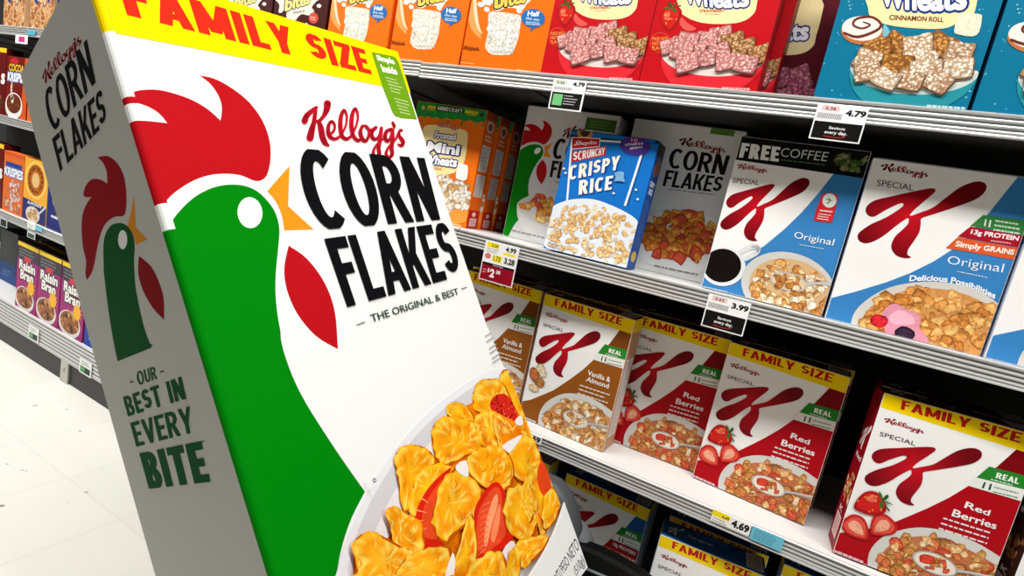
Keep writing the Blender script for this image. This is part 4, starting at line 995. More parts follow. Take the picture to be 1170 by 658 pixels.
c=Carton('carton_strawberry',w,d,h,dict(front=(196,16,26),left=(180,14,24),right=(150,10,20),top=(180,16,26),back=(196,16,26),bottom=(196,16,26)))
A=straw_art(c,None,None,None,None,None)
A.text('STRAWBERRY',T((752,42)),T((860,40)),T((860,53)),T((752,55)),(196,80,60),.03); A.lines(T((775,60)),T((838,60)),1,(0,1),1,(220,160,120),(1,1))
def at(A,T,x,y,f,*a,**k):
    p=A.m(T((x,y))); m0=A.m; A.m=lambda q:q; f(A,p[0],p[1],*a,**k); A.m=m0
A.spoly([T(p) for p in [(660,60),(700,100),(740,125),(700,135),(670,110)]],(226,90,80),2,n=.3)
at(A,T,628,82,straw,.024,.15,True,False)
A.ell(*T((583,185)),12,12,(222,70,40),n=20); A.ell(*T((583,185)),11,11,(196,20,28),n=20)
for k,t in enumerate(('MADE WITH','NATURAL','FLAVORS')): A.text(t,T((548,160+k*20)),T((616,160+k*20)),T((616,176+k*20)),T((548,176+k*20)),(240,150,70),.02)
p0=A.m(T((800,260))); p1=A.m(T((582,250))); p2=A.m(T((1040,260))); 
cx=(p1[0]+p2[0])/2; rx=(p2[0]-p1[0])/2; yr=.072
A.poly([(cx+rx*math.cos(t),yr+.002-.085*math.sin(t)) for t in [math.pi*i/24 for i in range(25)]],(224,44,54),raw=True)
A.poly([(cx+rx*math.cos(t),yr-.042*math.sin(t)) for t in [math.pi*i/24 for i in range(25)]]+[(cx+rx*math.cos(t),yr+.022*math.sin(t)) for t in [math.pi+math.pi*i/24*1 for i in range(0)]],(228,214,206),raw=True)
A.poly([(cx+rx*.955*math.cos(t),yr+.002-.034*math.sin(t)) for t in [math.pi*i/24 for i in range(25)]],(240,226,214),raw=True)
pillows(A,cx,yr+.008,rx*.9,.032,17,PINK,.0185)
A.lines(T((850,378)),T((970,384)),1,(0,2),2.6,(240,180,180),(1,1))
make_proto(c)
c=Carton('carton_wheat_shaded',w,d,h,dict(front=(90,16,30),left=(90,16,30),right=(80,14,26),top=(80,16,26),back=(90,16,30),bottom=(80,16,26)))  # strawberry design again, colours darkened for the shade it stands in
A=straw_art(c,None,None,None,None,None)
pillows(A,w*.5,.05,w*.5,.05,20,[((190,110,130),(140,66,86)),((200,124,140),(150,76,96))],.022)
make_proto(c)
# cinnamon roll version
w=.232
T=lambda p:(880+p[0]/3.29,p[1]/3.29)
Hd=rowmap(.075,w)
c=Carton('carton_cinnamon',w,d,h,dict(front=(12,116,150),left=(10,100,134),right=(8,84,116),top=(12,110,146),back=(12,116,150),bottom=(12,116,150)))
A=c.art('front',m=Hd)
for k in range(60):
    q=(random.uniform(0,w),random.uniform(.0,.2)); A.blob(q[0],q[1],random.uniform(.0008,.0022),(120,196,214),(60,150,176),1,0,6,.3)
A.spoly([T(p) for p in [(372,-120),(368,30),(385,70),(450,96),(560,108),(650,108),(700,90),(760,60),(780,-10),(800,-120)]],(246,226,168),3)
q=[(412,-60),(742,-70),(735,35),(415,20)]
wr=lambda v:(v[0],v[1]-.16*math.sin(math.pi*v[0]))
A.fat('Wheats',*[T(p) for p in q],(250,250,250),.03,(24,52,126),.13,warp=wr)
A.text('CINNAMON ROLL',T((448,56)),T((652,66)),T((650,84)),T((446,76)),(110,60,24),.03)
A.spoly([T(p) for p in [(430,90),(470,150),(520,190),(460,190),(425,150)]],(120,186,206),3)
A.ell(*T((345,118)),24,15.5,(190,116,66),.05,n=30); A.ell(*T((345,108)),23,14,(240,232,220),.05,n=30)
A.stroke([T(p) for p in [(278,125),(330,140),(400,115),(415,90),(380,65),(325,72),(312,95),(345,108),(375,95),(350,84)]],[3,3.4,3.2,3,3,2.8,2.6,2.4,2.2,1.6],(110,48,36),4)
A.spoly([T(p) for p in [(705,58),(740,50),(790,55),(795,70),(785,120),(760,138),(705,130),(690,118),(700,80)]],(240,230,200),2,n=.5)
cxx=(A.m(T((288,290)))[0]+A.m(T((810,210)))[0])/2; rx=(A.m(T((810,210)))[0]-A.m(T((288,290)))[0])/2
yr=.07
A.poly([(cxx+rx*math.cos(t),yr-.078*math.sin(t)) for t in [math.pi*i/24 for i in range(25)]],(40,146,158),raw=True)
A.poly([(cxx+rx*math.cos(t),yr-.044*math.sin(t)) for t in [math.pi*i/24 for i in range(25)]],(206,216,212),raw=True)
A.poly([(cxx+rx*.96*math.cos(t),yr+.002-.037*math.sin(t)) for t in [math.pi*i/24 for i in range(25)]],(240,230,214),raw=True)
pillows(A,cxx,yr+.01,rx*.9,.034,17,[((240,226,208),(196,164,132)),((198,142,76),(146,92,40)),((236,218,196),(190,150,116)),((232,210,186),(176,136,104))],.0195)
A.lines(T((586,396)),T((730,406)),1,(0,2),3,(190,220,220),(1,1))
make_proto(c)
# ================================================================ far left products
def simple(name,w,d,h,base,paint,side=None,top=None,flap=None):
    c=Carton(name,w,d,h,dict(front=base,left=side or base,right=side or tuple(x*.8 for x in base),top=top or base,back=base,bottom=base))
    A=c.art('front'); paint(A); make_proto(c,flap)
def p_raisin(A):
    A.poly([(0,.76),(1,.76),(1,.95),(0,.95)],(62,58,66)); A.lines((.1,.8),(.9,.8),3,(0,.045),.018,(140,136,140),(.6,1))
    A.poly([(0,.945),(1,.945),(1,1),(0,1)],(250,212,30))
    A.fat('Raisin',(.12,.74),(.88,.74),(.88,.6),(.12,.6),(250,246,240),.03,(30,20,30),.14)
    A.fat('Bran',(.2,.6),(.82,.6),(.82,.46),(.2,.46),(250,246,240),.03,(30,20,30),.14)
    A.ell(.5,.78,.16,.04,(214,60,70),n=12)
    A.ell(.45,.17,.46,.19,(236,232,228),n=26); A.ell(.45,.19,.4,.155,(150,90,50),n=26)
    A.fill([(.45+.36*math.cos(t),.2+.14*math.sin(t)) for t in [i*.4 for i in range(16)]],40,.007,.015,[((196,130,70),(130,74,36)),((170,104,54),(110,60,30)),((90,50,44),(50,26,26)),((220,164,100),(160,100,50))])
    for k in range(12):
        a=k*math.pi/6; A.poly([(.74+.1*math.cos(a-.2),.38+.07*math.sin(a-.2)),(.74+.22*math.cos(a),.38+.15*math.sin(a)),(.74+.1*math.cos(a+.2),.38+.07*math.sin(a+.2))],(250,190,40)); A.off-=A.step*.9
    A.lift(); A.ell(.74,.38,.15,.105,(252,186,36),n=20)
simple('carton_raisin',.186,.07,.29,(164,38,116),p_raisin,side=(120,24,86),top=(240,206,40),flap=(96,66,40))
def p_gran(A):
    A.poly([(0,.62),(1,.62),(1,1),(0,1)],(236,220,180)); A.ell(.5,.5,.36,.13,(40,60,130),n=20); A.ell(.5,.52,.26,.09,(230,190,140),n=20)
    A.fill([(0.02,0.02),(.98,.02),(.98,.45),(.02,.45)],90,.008,.016,[((206,140,84),(140,80,44)),((226,170,110),(160,100,60)),((170,100,56),(110,60,34)),((240,206,160),(190,140,96))])
simple('pouch_granola',.2,.06,.26,(214,170,120),p_gran,side=(200,160,120))
def p_blue(A):
    A.lines((.2,.24),(.8,.24),1,(0,.05),.06,(240,244,250),(1,1)); A.ell(.5,.62,.3,.2,(220,180,130),n=20); A.ell(.5,.64,.24,.15,(196,140,84),n=20,)
simple('carton_navy',.2,.06,.28,(34,44,120),p_blue)
def p_cocoa(A):
    A.poly([(.72,0),(1,0),(1,1),(.84,1),(.8,.6)],(220,90,30)); A.ell(.35,.93,.2,.05,(200,40,50),n=14)
    A.fat('COCOA',(.12,.88),(.8,.88),(.8,.76),(.12,.76),(240,190,60),.03,(30,16,12),.14); A.fat('KRISPIES',(.08,.74),(.92,.74),(.92,.6),(.08,.6),(250,250,250),.03,(60,110,180),.14)
    A.ell(.42,.2,.4,.22,(240,236,230),n=26); A.ell(.42,.24,.34,.16,(110,50,30),n=26)
    A.fill([(.42+.3*math.cos(t),.24+.14*math.sin(t)) for t in [i*.4 for i in range(16)]],34,.006,.012,[((150,76,40),(90,40,22)),((120,56,30),(70,30,16))])
    A.stroke([(.35,.3),(.28,.45),(.3,.58)],[.12,.08,.05],(240,226,210),3)
simple('carton_cocoa',.205,.06,.268,(120,28,20),p_cocoa,flap=(60,30,24))
def p_mar(A):
    A.fat('s',(.8,.62),(.97,.62),(.97,.47),(.8,.47),(250,240,236),.04); A.ell(.5,.2,.42,.16,(96,50,30),n=20); A.fill([(.2,.1),(.8,.1),(.8,.3),(.2,.3)],20,.008,.015,[((120,60,34),(70,34,20)),((160,90,50),(100,50,30))])
    A.poly([(0,.93),(1,.93),(1,1),(0,1)],(250,210,40))
simple('carton_maroon',.21,.06,.30,(104,22,20),p_mar)
def p_okri(A):
    A.fat('KRISPIES',(.06,.74),(.96,.74),(.96,.6),(.06,.6),(250,250,250),.03,(50,110,190),.14); A.poly([(.1,.76),(.9,.76),(.9,.83),(.1,.83)],(40,70,150))
    A.fill([(.15,.08),(.85,.08),(.95,.35),(.7,.55),(.25,.5),(.1,.3)],60,.008,.015,[((226,170,140),(170,100,80)),((240,200,170),(196,130,100)),((200,130,100),(140,80,60)),((230,210,220),(180,150,170))])
    A.poly([(0,.94),(1,.94),(1,1),(0,1)],(226,90,40))
simple('pouch_orange',.185,.06,.235,(232,112,44),p_okri)
def p_oats(A):
    A.poly([(0,0),(1,0),(1,.3),(0,.35)],(36,46,112))
    A.ell(.5,.68,.46,.3,(250,206,96),n=30); A.ell(.5,.68,.36,.25,(196,104,30),n=30); A.ell(.5,.68,.16,.12,(236,196,130),n=24)
    for k in range(16):
        a=k*2*math.pi/16; x,y=.5+.27*math.cos(a),.68+.19*math.sin(a); A.textr('HONEY BUNCHES OAT'.replace(' ','')[k%15],x-.04,y-.028,x+.04,y+.028,(60,26,10),.05); A.off-=A.step
    A.lift(); A.textr('ALMONDS',.2,.27,.8,.32,(240,240,248),.03)
    A.ell(.45,.12,.3,.13,(230,220,205),n=22); A.fill([(.25,.06),(.65,.06),(.65,.2),(.25,.2)],22,.006,.012,[((214,160,96),(150,100,50)),((236,200,150),(180,130,80))]); A.stroke([(.62,.12),(.95,.3)],.04,(214,214,220),1)
simple('carton_oats',.2,.06,.265,(246,178,60),p_oats,side=(236,170,60),flap=(120,60,30))
def p_grey(A):
    A.poly([(0,0),(1,0),(1,.38),(0,.38)],(24,78,160)); A.lines((.15,.5),(.85,.5),9,(0,.045),.014,(110,114,120),(.5,1)); A.lines((.2,.12),(.8,.12),3,(0,.05),.02,(120,160,210),(.5,1))
simple('carton_slate',.19,.08,.27,(66,70,76),p_grey,flap=(40,40,44))
def p_blue2(A):
    A.fill([(.1,.3),(.9,.3),(.9,.6),(.1,.6)],20,.01,.018,[((226,200,160),(180,140,100))]); A.lines((.2,.12),(.8,.12),3,(0,.05),.02,(210,220,240),(.5,1)); A.lines((.15,.72),(.85,.72),2,(0,.07),.05,(240,240,250),(.8,1))
simple('carton_royal',.186,.07,.27,(30,70,170),p_blue2,flap=(40,50,90))
# ================================================================ place the stock
for k_,g_ in (('carton_vanilla','vanilla almond boxes on the third shelf'),('carton_red','red berries boxes on the third shelf')): GROUPS[(k_,.62)]=g_
for k_,g_ in (('carton_wheat_green','green banner wheat boxes on the second shelf'),('carton_cornflakes','corn flakes boxes on the second shelf'),('carton_cornflakes_plain','corn flakes boxes on the second shelf'),('carton_protein','original flake boxes on the second shelf')): GROUPS[(k_,1.05)]=g_
for k_,g_ in (('carton_bites_choc','dark brown bites boxes on the top shelf'),('carton_bites','orange bites boxes on the top shelf'),('carton_strawberry','strawberry wheat boxes on the top shelf'),('carton_cinnamon','cinnamon roll wheat boxes on the top shelf'),('pouch_granola','granola packs on the top left shelf')): GROUPS[(k_,1.44)]=g_
GROUPS[('carton_blue',.2)]='blue family boxes on the bottom shelf'; GROUPS[('carton_raisin',.2)]='raisin bran boxes on the bottom shelf'
ZA,ZB,ZC,ZD=1.437,1.0475,.6185,.2
FAM='family size flake cartons'
# --- row C (third shelf)
P=place
P('carton_vanilla','cereal_box',-.632,.078,ZC,-.004,.0,'vanilla almond cereal box half hidden behind the giant carton')
P('carton_vanilla','cereal_box',-.384,.052,ZC,-.045,.0,'brown and white vanilla almond cereal box with its whole front in view')
P('carton_red','cereal_box',-.184,.133,ZC,.02,.006,'red berries cereal box directly right of the vanilla almond boxes')
P('carton_red','cereal_box',.045,.098,ZC,-.085,.014,'front red berries cereal box with an empty dark gap to its right')
P('carton_red','cereal_box',.325,.026,ZC,.05,.03,'largest red berries cereal box, its dark red side panel showing')
P('carton_chocolate','cereal_box',.578,.03,ZC,.03,.0,'white-fronted cereal box with dark brown side in the bottom right corner')
for k,(kind,x,y,t) in enumerate((('carton_vanilla',-.662,.165,'vanilla almond box standing behind the leftmost vanilla almond box'),('carton_vanilla',-.425,.165,'vanilla almond box standing behind the fully visible vanilla almond box'),('carton_red',-.19,.23,'red berries box behind the one beside the vanilla almond boxes'),('carton_red',.062,.192,'red berries box behind the middle red berries box'),('carton_red',.335,.115,'shaded red berries box behind the nearest red berries box'))):
    P(kind,'cereal_box',x,y,ZC,0,0,t)
# --- row B
for k in range(3):
    P('carton_wheat_green','cereal_box',-.893+.004*k,.085+.068*k,ZB,.06,0,('orange frosted wheat box with a green banner, front of three','second of three orange frosted wheat boxes standing one behind another','rearmost of three orange frosted wheat boxes standing one behind another')[k])
P('carton_cornflakes','cereal_box',-.577,.165,ZB,.0,.0,'white corn flakes box with rooster behind and left of the blue rice box')
P('carton_cornflakes_plain','cereal_box',-.285,.17,ZB,.0,.0,'white corn flakes box in shade between the blue rice box and the coffee banner box')
P('carton_crispy','cereal_box',-.418,.038,ZB,-.03,.055,'blue crispy rice box leaning back at the shelf edge')
P('carton_coffee','cereal_box',-.037,.065,ZB,-.018,.018,'white and blue cereal box with a black free coffee banner and coffee cup')
P('carton_protein','cereal_box',.207,.06,ZB,.02,.0,'white and blue original cereal box with whole front and three claim strips in view')
P('carton_protein','cereal_box',.456,.055,ZB,.0,.0,'white and blue original cereal box cut by the right edge of the photo')
# --- row A
for x,t in ((-1.675,'left of the two dark brown chocolate bites boxes above the giant carton'),(-1.438,'dark brown chocolate wheat bites box beside the orange boxes')): P('carton_bites_choc','cereal_box',x,.014,ZA,0,0,t)
for x,t in ((-1.199,'orange wheat bites box touching the dark brown boxes on the top shelf'),(-.958,'middle one of the three orange wheat bites boxes on the top shelf'),(-.725,'orange wheat bites box next to the red strawberry boxes')): P('carton_bites','cereal_box',x,.014,ZA,0,0,t)
P('carton_strawberry','cereal_box',-.495,.014,ZA,0,0,'red strawberry wheat box next to the orange bites boxes')
P('carton_strawberry','cereal_box',-.258,.014,ZA,0,0,'red strawberry wheat box at the right of the pair, largest bowl showing')
P('carton_strawberry','cereal_box',-.238,.098,ZA,0,0,'red strawberry wheat box tucked behind the right strawberry box')
P('carton_wheat_shaded','cereal_box',-.15,.18,ZA,0,0,'wheat box coloured dark for its shade between strawberry and cinnamon boxes')
P('carton_cinnamon','cereal_box',.075,.014,ZA,0,0,'teal cinnamon roll wheat box fully across in view')
P('carton_cinnamon','cereal_box',.313,.014,ZA,0,0,'teal cinnamon roll wheat box cut off at the top right corner')
# --- row D (base deck, right)
P('carton_blue','cereal_box',-.51,.10,ZD,0,0,'shaded blue family size box behind the grey post of the cart',sc=(.93,1,.95))
P('carton_blue','cereal_box',-.247,.10,ZD,0,0,'blue family size box on the bottom shelf behind the black tray',sc=(.93,1,.95))
P('carton_blue','cereal_box',.012,.026,ZD,.10,0,'nearest blue family size box on the bottom shelf, its bright blue top showing',sc=(.93,1,.95))
P('carton_blue','cereal_box',.014,.118,ZD,.04,0,'blue family size box behind the nearest bottom-shelf box, top in shade',sc=(.93,1,.95))
P('carton_blue','cereal_box',-.247,.18,ZD,0,0,'blue family size box behind the bottom-shelf box by the black tray',sc=(.93,1,.95))
P('carton_blue','cereal_box',.26,.12,ZD,0,0,'shaded blue family size box at the right end of the bottom shelf',sc=(.93,1,.95))
# --- far left rows
P('pouch_granola','cereal_bag',-3.25,.014,ZA,0,0,'granola pack at the top left corner of the photo','cereal bag')
P('pouch_granola','cereal_bag',-3.0,.014,ZA,0,0,'granola pack on the top left shelf beside the navy box','cereal bag')
P('carton_navy','cereal_box',-2.77,.014,ZA,0,0,'navy blue cereal box at the top left against the giant carton')
P('carton_maroon','cereal_box',-3.405,.014,ZB,0,0,'maroon cereal box cut off by the left edge, on the second shelf')
P('carton_cocoa','cereal_box',-3.19,.014,ZB,0,0,'brown cocoa rice box with white bowl, second shelf at far left')
P('pouch_orange','cereal_bag',-2.985,.014,ZB,0,0,'orange pack on the second left shelf, mostly hidden by the giant carton','cereal bag',sc=(1,1,1.15))
P('carton_maroon','cereal_box',-3.385,.014,ZC,0,0,'maroon cereal box with yellow top strip at left on the third shelf')
P('pouch_orange','cereal_bag',-3.175,.014,ZC,.0,.0,'orange rice cereal pack with blue name plate on the third left shelf','cereal bag',sc=(1.06,1,1.18))
P('carton_oats','cereal_box',-2.963,.014,ZC,0,0,'yellow and navy honey oats box with brown ring on the third left shelf',sc=(1.08,1,1.04))
P('carton_navy','cereal_box',-2.75,.014,ZC,0,0,'navy cereal box right of the honey oats box, partly hidden',sc=(1,1,.8))
P('carton_slate','cereal_box',-3.5,.13,ZD,0,0,'dark grey and blue box at the left end of the bottom shelf')
for x,t in ((-2.995,'magenta raisin bran box, leftmost of the three'),(-2.793,'magenta raisin bran box in the middle of the three'),(-2.588,'magenta raisin bran box closest to the giant carton')): P('carton_raisin','cereal_box',x,.014,ZD,0,0,t,sc=(1.06,1,1.06))
P('carton_royal','cereal_box',-2.385,.016,ZD,0,0,'royal blue box peeking out between raisin bran and giant carton')
for x,t in ((-2.995,'raisin bran box behind the leftmost raisin bran box'),(-2.793,'raisin bran box behind the middle raisin bran box'),(-2.588,'raisin bran box behind the one closest to the giant carton')): P('carton_raisin','cereal_box',x,.092,ZD,0,0,t,sc=(1.06,1,1.06))
# ================================================================ shelves
def bmbox(bm,x0,x1,y0,y1,z0,z1,bev=0):
    r=bmesh.ops.create_cube(bm,size=1); vs=r['verts']
    for v in vs: v.co=Vector(((x0+x1)/2+v.co.x*(x1-x0),(y0+y1)/2+v.co.y*(y1-y0),(z0+z1)/2+v.co.z*(z1-z0)))
    if bev: bmesh.ops.bevel(bm,geom=list({e for v in vs for e in v.link_edges}),offset=bev,segments=2,profile=.5,affect='EDGES')
def bmesh_obj(name,bm,m,parent=None,mats=None):
    me=bpy.data.meshes.new(name); bm.to_mesh(me); bm.free(); o=link(name,me,m,parent)
    if mats:
        for k in mats: me.materials.append(k)
    return o
def rail(name,x0,x1,ztop,zbot,nr,parent,y0=-.004):
    # grooved aluminium extrusion swept along x
    H_=ztop-zbot; prof=[(.002,0),(-.003,0),(-.0045,-.0012),(-.0045,-.0035),(-.002,-.0045)]
    prof=[(y,z/1.0) for y,z in prof]; n=nr; z=-.0055; st=(H_-.0055-.006)/n; flags=[0,0,0,0]
    for k in range(n):
        g=st*.42
        prof+=[(-.0005,z),(-.0005,z-g),(-.0035,z-g-.0004),(-.0042,z-g-(st-g)*.5),(-.0035,z-st+.0004)]; flags+=[0,1,0,0,0]
        z-=st
    prof+=[(-.0005,z),(-.0005,-H_+.005),(-.005,-H_+.0045),(-.006,-H_+.002),(-.005,-H_),(.002,-H_)]; flags+=[0,1,0,0,0,0]
    V=[];Fc=[]
    for x in (x0,x1):
        for y,z in prof: V.append((x,y0+y,ztop+z))
    m=len(prof)
    for i in range(m-1): Fc.append((i,i+1,m+i+1,m+i))
    Fc.append((m-1,0,m,2*m-1)); Fc.append(tuple(range(m-1,-1,-1))); Fc.append(tuple(range(m,2*m)))
    me=bpy.data.meshes.new(name); me.from_pydata(V,[],Fc); o=link(name,me,M_RAIL,parent); me.materials.append(M_GROOVE)
    for i,p in enumerate(me.polygons):
        if i<m-1 and i<len(flags) and flags[i]: p.material_index=1
    return o
secs=[(-4.55,-3.35),(-3.347,-2.147),(-2.144,-.944),(-.941,.9)]
names=('left edge','raisin bran end','section behind the giant carton','long right section')
lv=[('top',ZA,1.441,1.403),('second',ZB,1.0515,1.0152),('third',ZC,.6222,.5866)]
for si,(x0,x1) in enumerate(secs):
    for nm,z,zt,zb_ in lv:
        dz=.0 if si!=2 or nm!='top' else .003
        e=bpy.data.objects.new('shelf',None); COL.objects.link(e); e.location=(x0,0,z)
        tag(e,'white %s shelf with silver price rail, %s'%(nm,['at the far left edge','above the raisin bran boxes','passing behind the giant carton','long one right of giant carton'][si]),'shelf')
        bm=bmesh.new(); bmbox(bm,0,x1-x0,.0,.46,-.022,0,.002); d_=bmesh_obj('deck',bm,M_DECK,e)
        bm=bmesh.new(); bmbox(bm,0.004,x1-x0-.004,.0015,.45,-.027,-.0225,.001)
        for k in range(3): bmbox(bm,(x1-x0)*(k+.5)/3-.012,(x1-x0)*(k+.5)/3+.012,.02,.44,-.032,-.0265,.001)
        bmesh_obj('under_shade_frame',bm,M_BACK,e)  # dark plate added with the ribs to blacken the shaded deck underside
        r_=rail('price_rail',0,x1-x0,zt-z+dz,zb_-z+dz,3,e)
# base decks
for si,(x0,x1) in enumerate(secs):
    e=bpy.data.objects.new('base_shelf',None); COL.objects.link(e); e.location=(x0,0,0)
    tag(e,'lowest shelf deck with ribbed front, %s'%['at the far left','under the raisin bran boxes','behind the giant carton','under the blue boxes at right'][si],'shelf')
    bm=bmesh.new(); bmbox(bm,0,x1-x0,-.002,.46,.17,ZD,.002); bmesh_obj('deck',bm,M_DECK,e)
    rail('ribbed_front',0,x1-x0,.207,.1,6,e)
    bm=bmesh.new(); bmbox(bm,0,x1-x0,.004,.012,0.001,.102); bmesh_obj('kick_plate',bm,M_KICK,e)
# gondola uprights and back
bm=bmesh.new(); bmbox(bm,-4.55,.9,.47,.49,0.0,2.1)
b=bmesh_obj('wall_back',bm,M_BACK); tag(b,None,None,None,'structure')
for x,t in ((-3.3485,'shelf post between the two left sections'),(-2.1455,'shelf post at the left of the giant carton'),(-.9425,'shelf post behind the upper right corner of the giant carton')):
    bm=bmesh.new(); bmbox(bm,-.02,.02,.461,.469,0,1.9); 
    e=bmesh_obj('shelf_upright',bm,M_BACK); e.location=(x,0,0.001); tag(e,'black '+t,'shelf post')
# chrome foot seen on the kick plate
bm=bmesh.new(); bmbox(bm,-.03,.03,-.008,.002,0.0,.105,.002); bmbox(bm,-.004,.004,-.012,-.006,.05,.066,.001)
cf=bmesh_obj('foot_bracket',bm,M_CHROME); 
def atY(p,y): d=pxray(p); return CAM+d*((y-CAM.y)/d.y)
q=atY((73,426),-.004); cf.location=(q.x,0.003,0.0005); tag(cf,'steel foot bracket on the black kick plate under the raisin bran boxes','bracket')
# ================================================================ price tags
def price_tag(px,y,label,paint,back=(246,246,244),th=.0012):
    P4=[atY(p,y) for p in px]  # TL TR BR BL
    xs=[p.x for p in P4]; zs=[p.z for p in P4]
    # real tag is a rectangle: average the corners
    x0=(P4[0].x+P4[3].x)/2;x1=(P4[1].x+P4[2].x)/2;z1=(P4[0].z+P4[1].z)/2;z0=(P4[2].z+P4[3].z)/2
    w,h=x1-x0,z1-z0
    V,Fc,C=carton_body(w,th,h,dict(front=back),.0003)
    A=Art(w,h,lambda u,v,o:(u-w/2,-o,v),lambda p:(p[0]*w,p[1]*h)); paint(A)
    i0=len(V); V=V+A.V; C=C+A.C; Fc=Fc+[tuple(i+i0 for i in f) for f in A.Fc]
    o=link('price_tag',mesh_from('price_tag',V,Fc,C),M_PRINT); o.location=((x0+x1)/2,y,z0); tag(o,label,'price tag'); return o
def t_every(price,old,oldc):
    def f(A):
        A.poly([(.02,.52),(.98,.52),(.98,.98),(.02,.98)],(250,248,248)); A.poly([(.1,.82),(.45,.82),(.45,.97),(.1,.97)],oldc); A.textr(old,.17,.85,.38,.94,(60,50,50),.02)
        A.textr(price,.58,.72,.97,.9,BLK,.05)
        for k in range(18): A.poly([(.05+k*.027,.6),(.05+k*.027+.012,.6),(.05+k*.027+.012,.76),(.05+k*.027,.76)],(90,88,90)); A.off-=A.step
        A.lift(); A.poly([(.03,.04),(.97,.04),(.97,.52),(.03,.52)],(22,20,20))
        A.textr('Savings',.34,.3,.66,.4,(244,240,240),.02); A.textr('every day.',.28,.16,.72,.28,(244,240,240),.02); A.stroke([(.28,.12),(.5,.1),(.7,.14)],.02,(190,50,50),3)
    return f
def t_green(A):
    A.poly([(.06,.84),(.42,.84),(.42,.98),(.06,.98)],(214,222,200)); A.textr('5.36',.12,.86,.34,.95,(70,80,60),.02); A.textr('4.79',.6,.82,.96,.96,BLK,.05)
    for k in range(12): A.poly([(.08+k*.045,.66),(.08+k*.045+.02,.66),(.08+k*.045+.02,.76),(.08+k*.045,.76)],(120,120,124)); A.off-=A.step
    A.lift(); A.poly([(.04,.05),(.95,.05),(.95,.58),(.04,.58)],(24,24,24)); A.poly([(.09,.14),(.38,.14),(.38,.52),(.09,.52)],(120,196,130)); A.lines((.42,.2),(.86,.2),4,(0,.09),.03,(214,214,214),(.6,1))
def t_red(A):
    A.poly([(.03,.4),(.97,.4),(.97,.98),(.03,.98)],(248,246,244)); A.poly([(.06,.84),(.42,.84),(.42,.96),(.06,.96)],(250,230,40)); A.textr('5.00',.2,.86,.4,.94,BLK,.02)
    A.textr('4.99',.62,.82,.92,.95,BLK,.04); A.poly([(.58,.74),(.92,.74),(.92,.8),(.58,.8)],(250,230,40)); A.lines((.08,.72),(.45,.72),3,(0,.04),.015,(120,120,120),(.8,1))
    A.poly([(.3,.52),(.56,.52),(.56,.68),(.3,.68)],(250,230,40)); A.textr('1.73',.32,.54,.52,.66,BLK,.02); A.textr('3.28',.64,.53,.94,.68,BLK,.04); A.ell(.15,.62,.09,.07,(220,120,110),n=12)
    A.poly([(.03,.38),(.97,.38),(.97,.46),(.03,.46)],(30,20,22)); A.poly([(.03,.03),(.97,.03),(.97,.4),(.03,.4)],(150,10,36)); A.textr('Savings',.35,.4,.65,.45,(220,220,220),.0)
    A.textr('$',.22,.22,.28,.33,(250,240,240),.03); A.textr('2',.3,.12,.44,.33,(250,240,240),.05); A.textr('28',.47,.24,.6,.33,(250,240,240),.03); A.lines((.08,.2),(.2,.2),2,(0,.06),.03,(220,170,170),(.8,1))
price_tag([(633.4,90.4),(671.7,93.4),(662.6,127.5),(625.3,124.4)],-.0116,'price tag reading 4.79 with black and green lower half under strawberry boxes',t_green)
price_tag([(934.7,118.5),(992.5,123),(983.3,164),(923.5,158.7)],-.0116,'price tag reading 4.79 with a black savings panel under the teal box',t_every('4.79','5.36',(238,200,196)))
price_tag([(554.6,272.8),(593.9,283.8),(584.7,329.4),(547.4,318.4)],-.0116,'large price tag with dark red 2.28 panel hanging from the second rail',t_red)
price_tag([(810,335),(858.8,347),(848,385),(801,371.4)],-.0116,'price tag reading 3.99 with a black savings panel under the coffee banner box',t_every('3.99','5.63',(238,206,200)))
price_tag([(600,492),(619.3,500.5),(618.3,509),(599,501)],-.0116,'small white price label reading 1.69 on the third rail beside the giant carton',lambda A:A.textr('1.69',.2,.15,.92,.9,BLK,.05))
def t_469(A):
    A.poly([(0,.5),(.46,.5),(.46,1),(0,1)],(250,226,30)); A.textr('4.49',.25,.55,.44,.8,BLK,.03); A.lines((.05,.1),(.42,.1),2,(0,.2),.08,(120,120,110),(.8,1)); A.textr('4.69',.52,.2,.97,.86,BLK,.05)
price_tag([(813.6,581),(857.6,599),(856.8,613.5),(812.9,595)],-.0116,'shelf label reading 4.69 with yellow patch on the third rail',t_469)
price_tag([(859,600),(896.3,615.9),(892.6,630.5),(857,616.4)],-.0116,'light blue shelf label right of the 4.69 label',lambda A:A.lines((.1,.15),(.9,.15),5,(0,.15),.06,(60,120,140),(.5,1)),back=(110,190,214))
price_tag([(18.5,40),(30,40.5),(32.5,51.5),(16.5,48.5)],-.0116,'white hanging tag with a pink square on the top left rail',lambda A:A.poly([(.28,.2),(.78,.2),(.78,.85),(.28,.85)],(214,60,130)))
price_tag([(31,34.5),(40,35),(40,40.5),(31,40)],-.0116,'light blue label on the top left rail',lambda A:None,back=(90,180,200))
def t_floor(A):
    A.poly([(.1,.1),(.9,.1),(.9,.5),(.1,.5)],(40,60,46)); A.poly([(.15,.15),(.45,.15),(.45,.45),(.15,.45)],(90,180,110)); A.lines((.2,.65),(.85,.65),2,(0,.14),.06,(90,90,90),(.7,1))
price_tag([(37,374),(48,377),(40,389),(28,385)],-.0116,'small tag on the ribbed lowest rail, left one under the raisin bran',t_floor)
price_tag([(95,413),(109,415),(100,428),(86,424)],-.0116,'small tag on the ribbed lowest rail closest to the giant carton',t_floor)
price_tag([(31,253.5),(40,256.5),(40,263),(31,260.5)],-.0116,'white label on the third left rail beside a blue one',lambda A:A.lines((.2,.3),(.8,.3),2,(0,.3),.12,(120,120,120),(.8,1)))
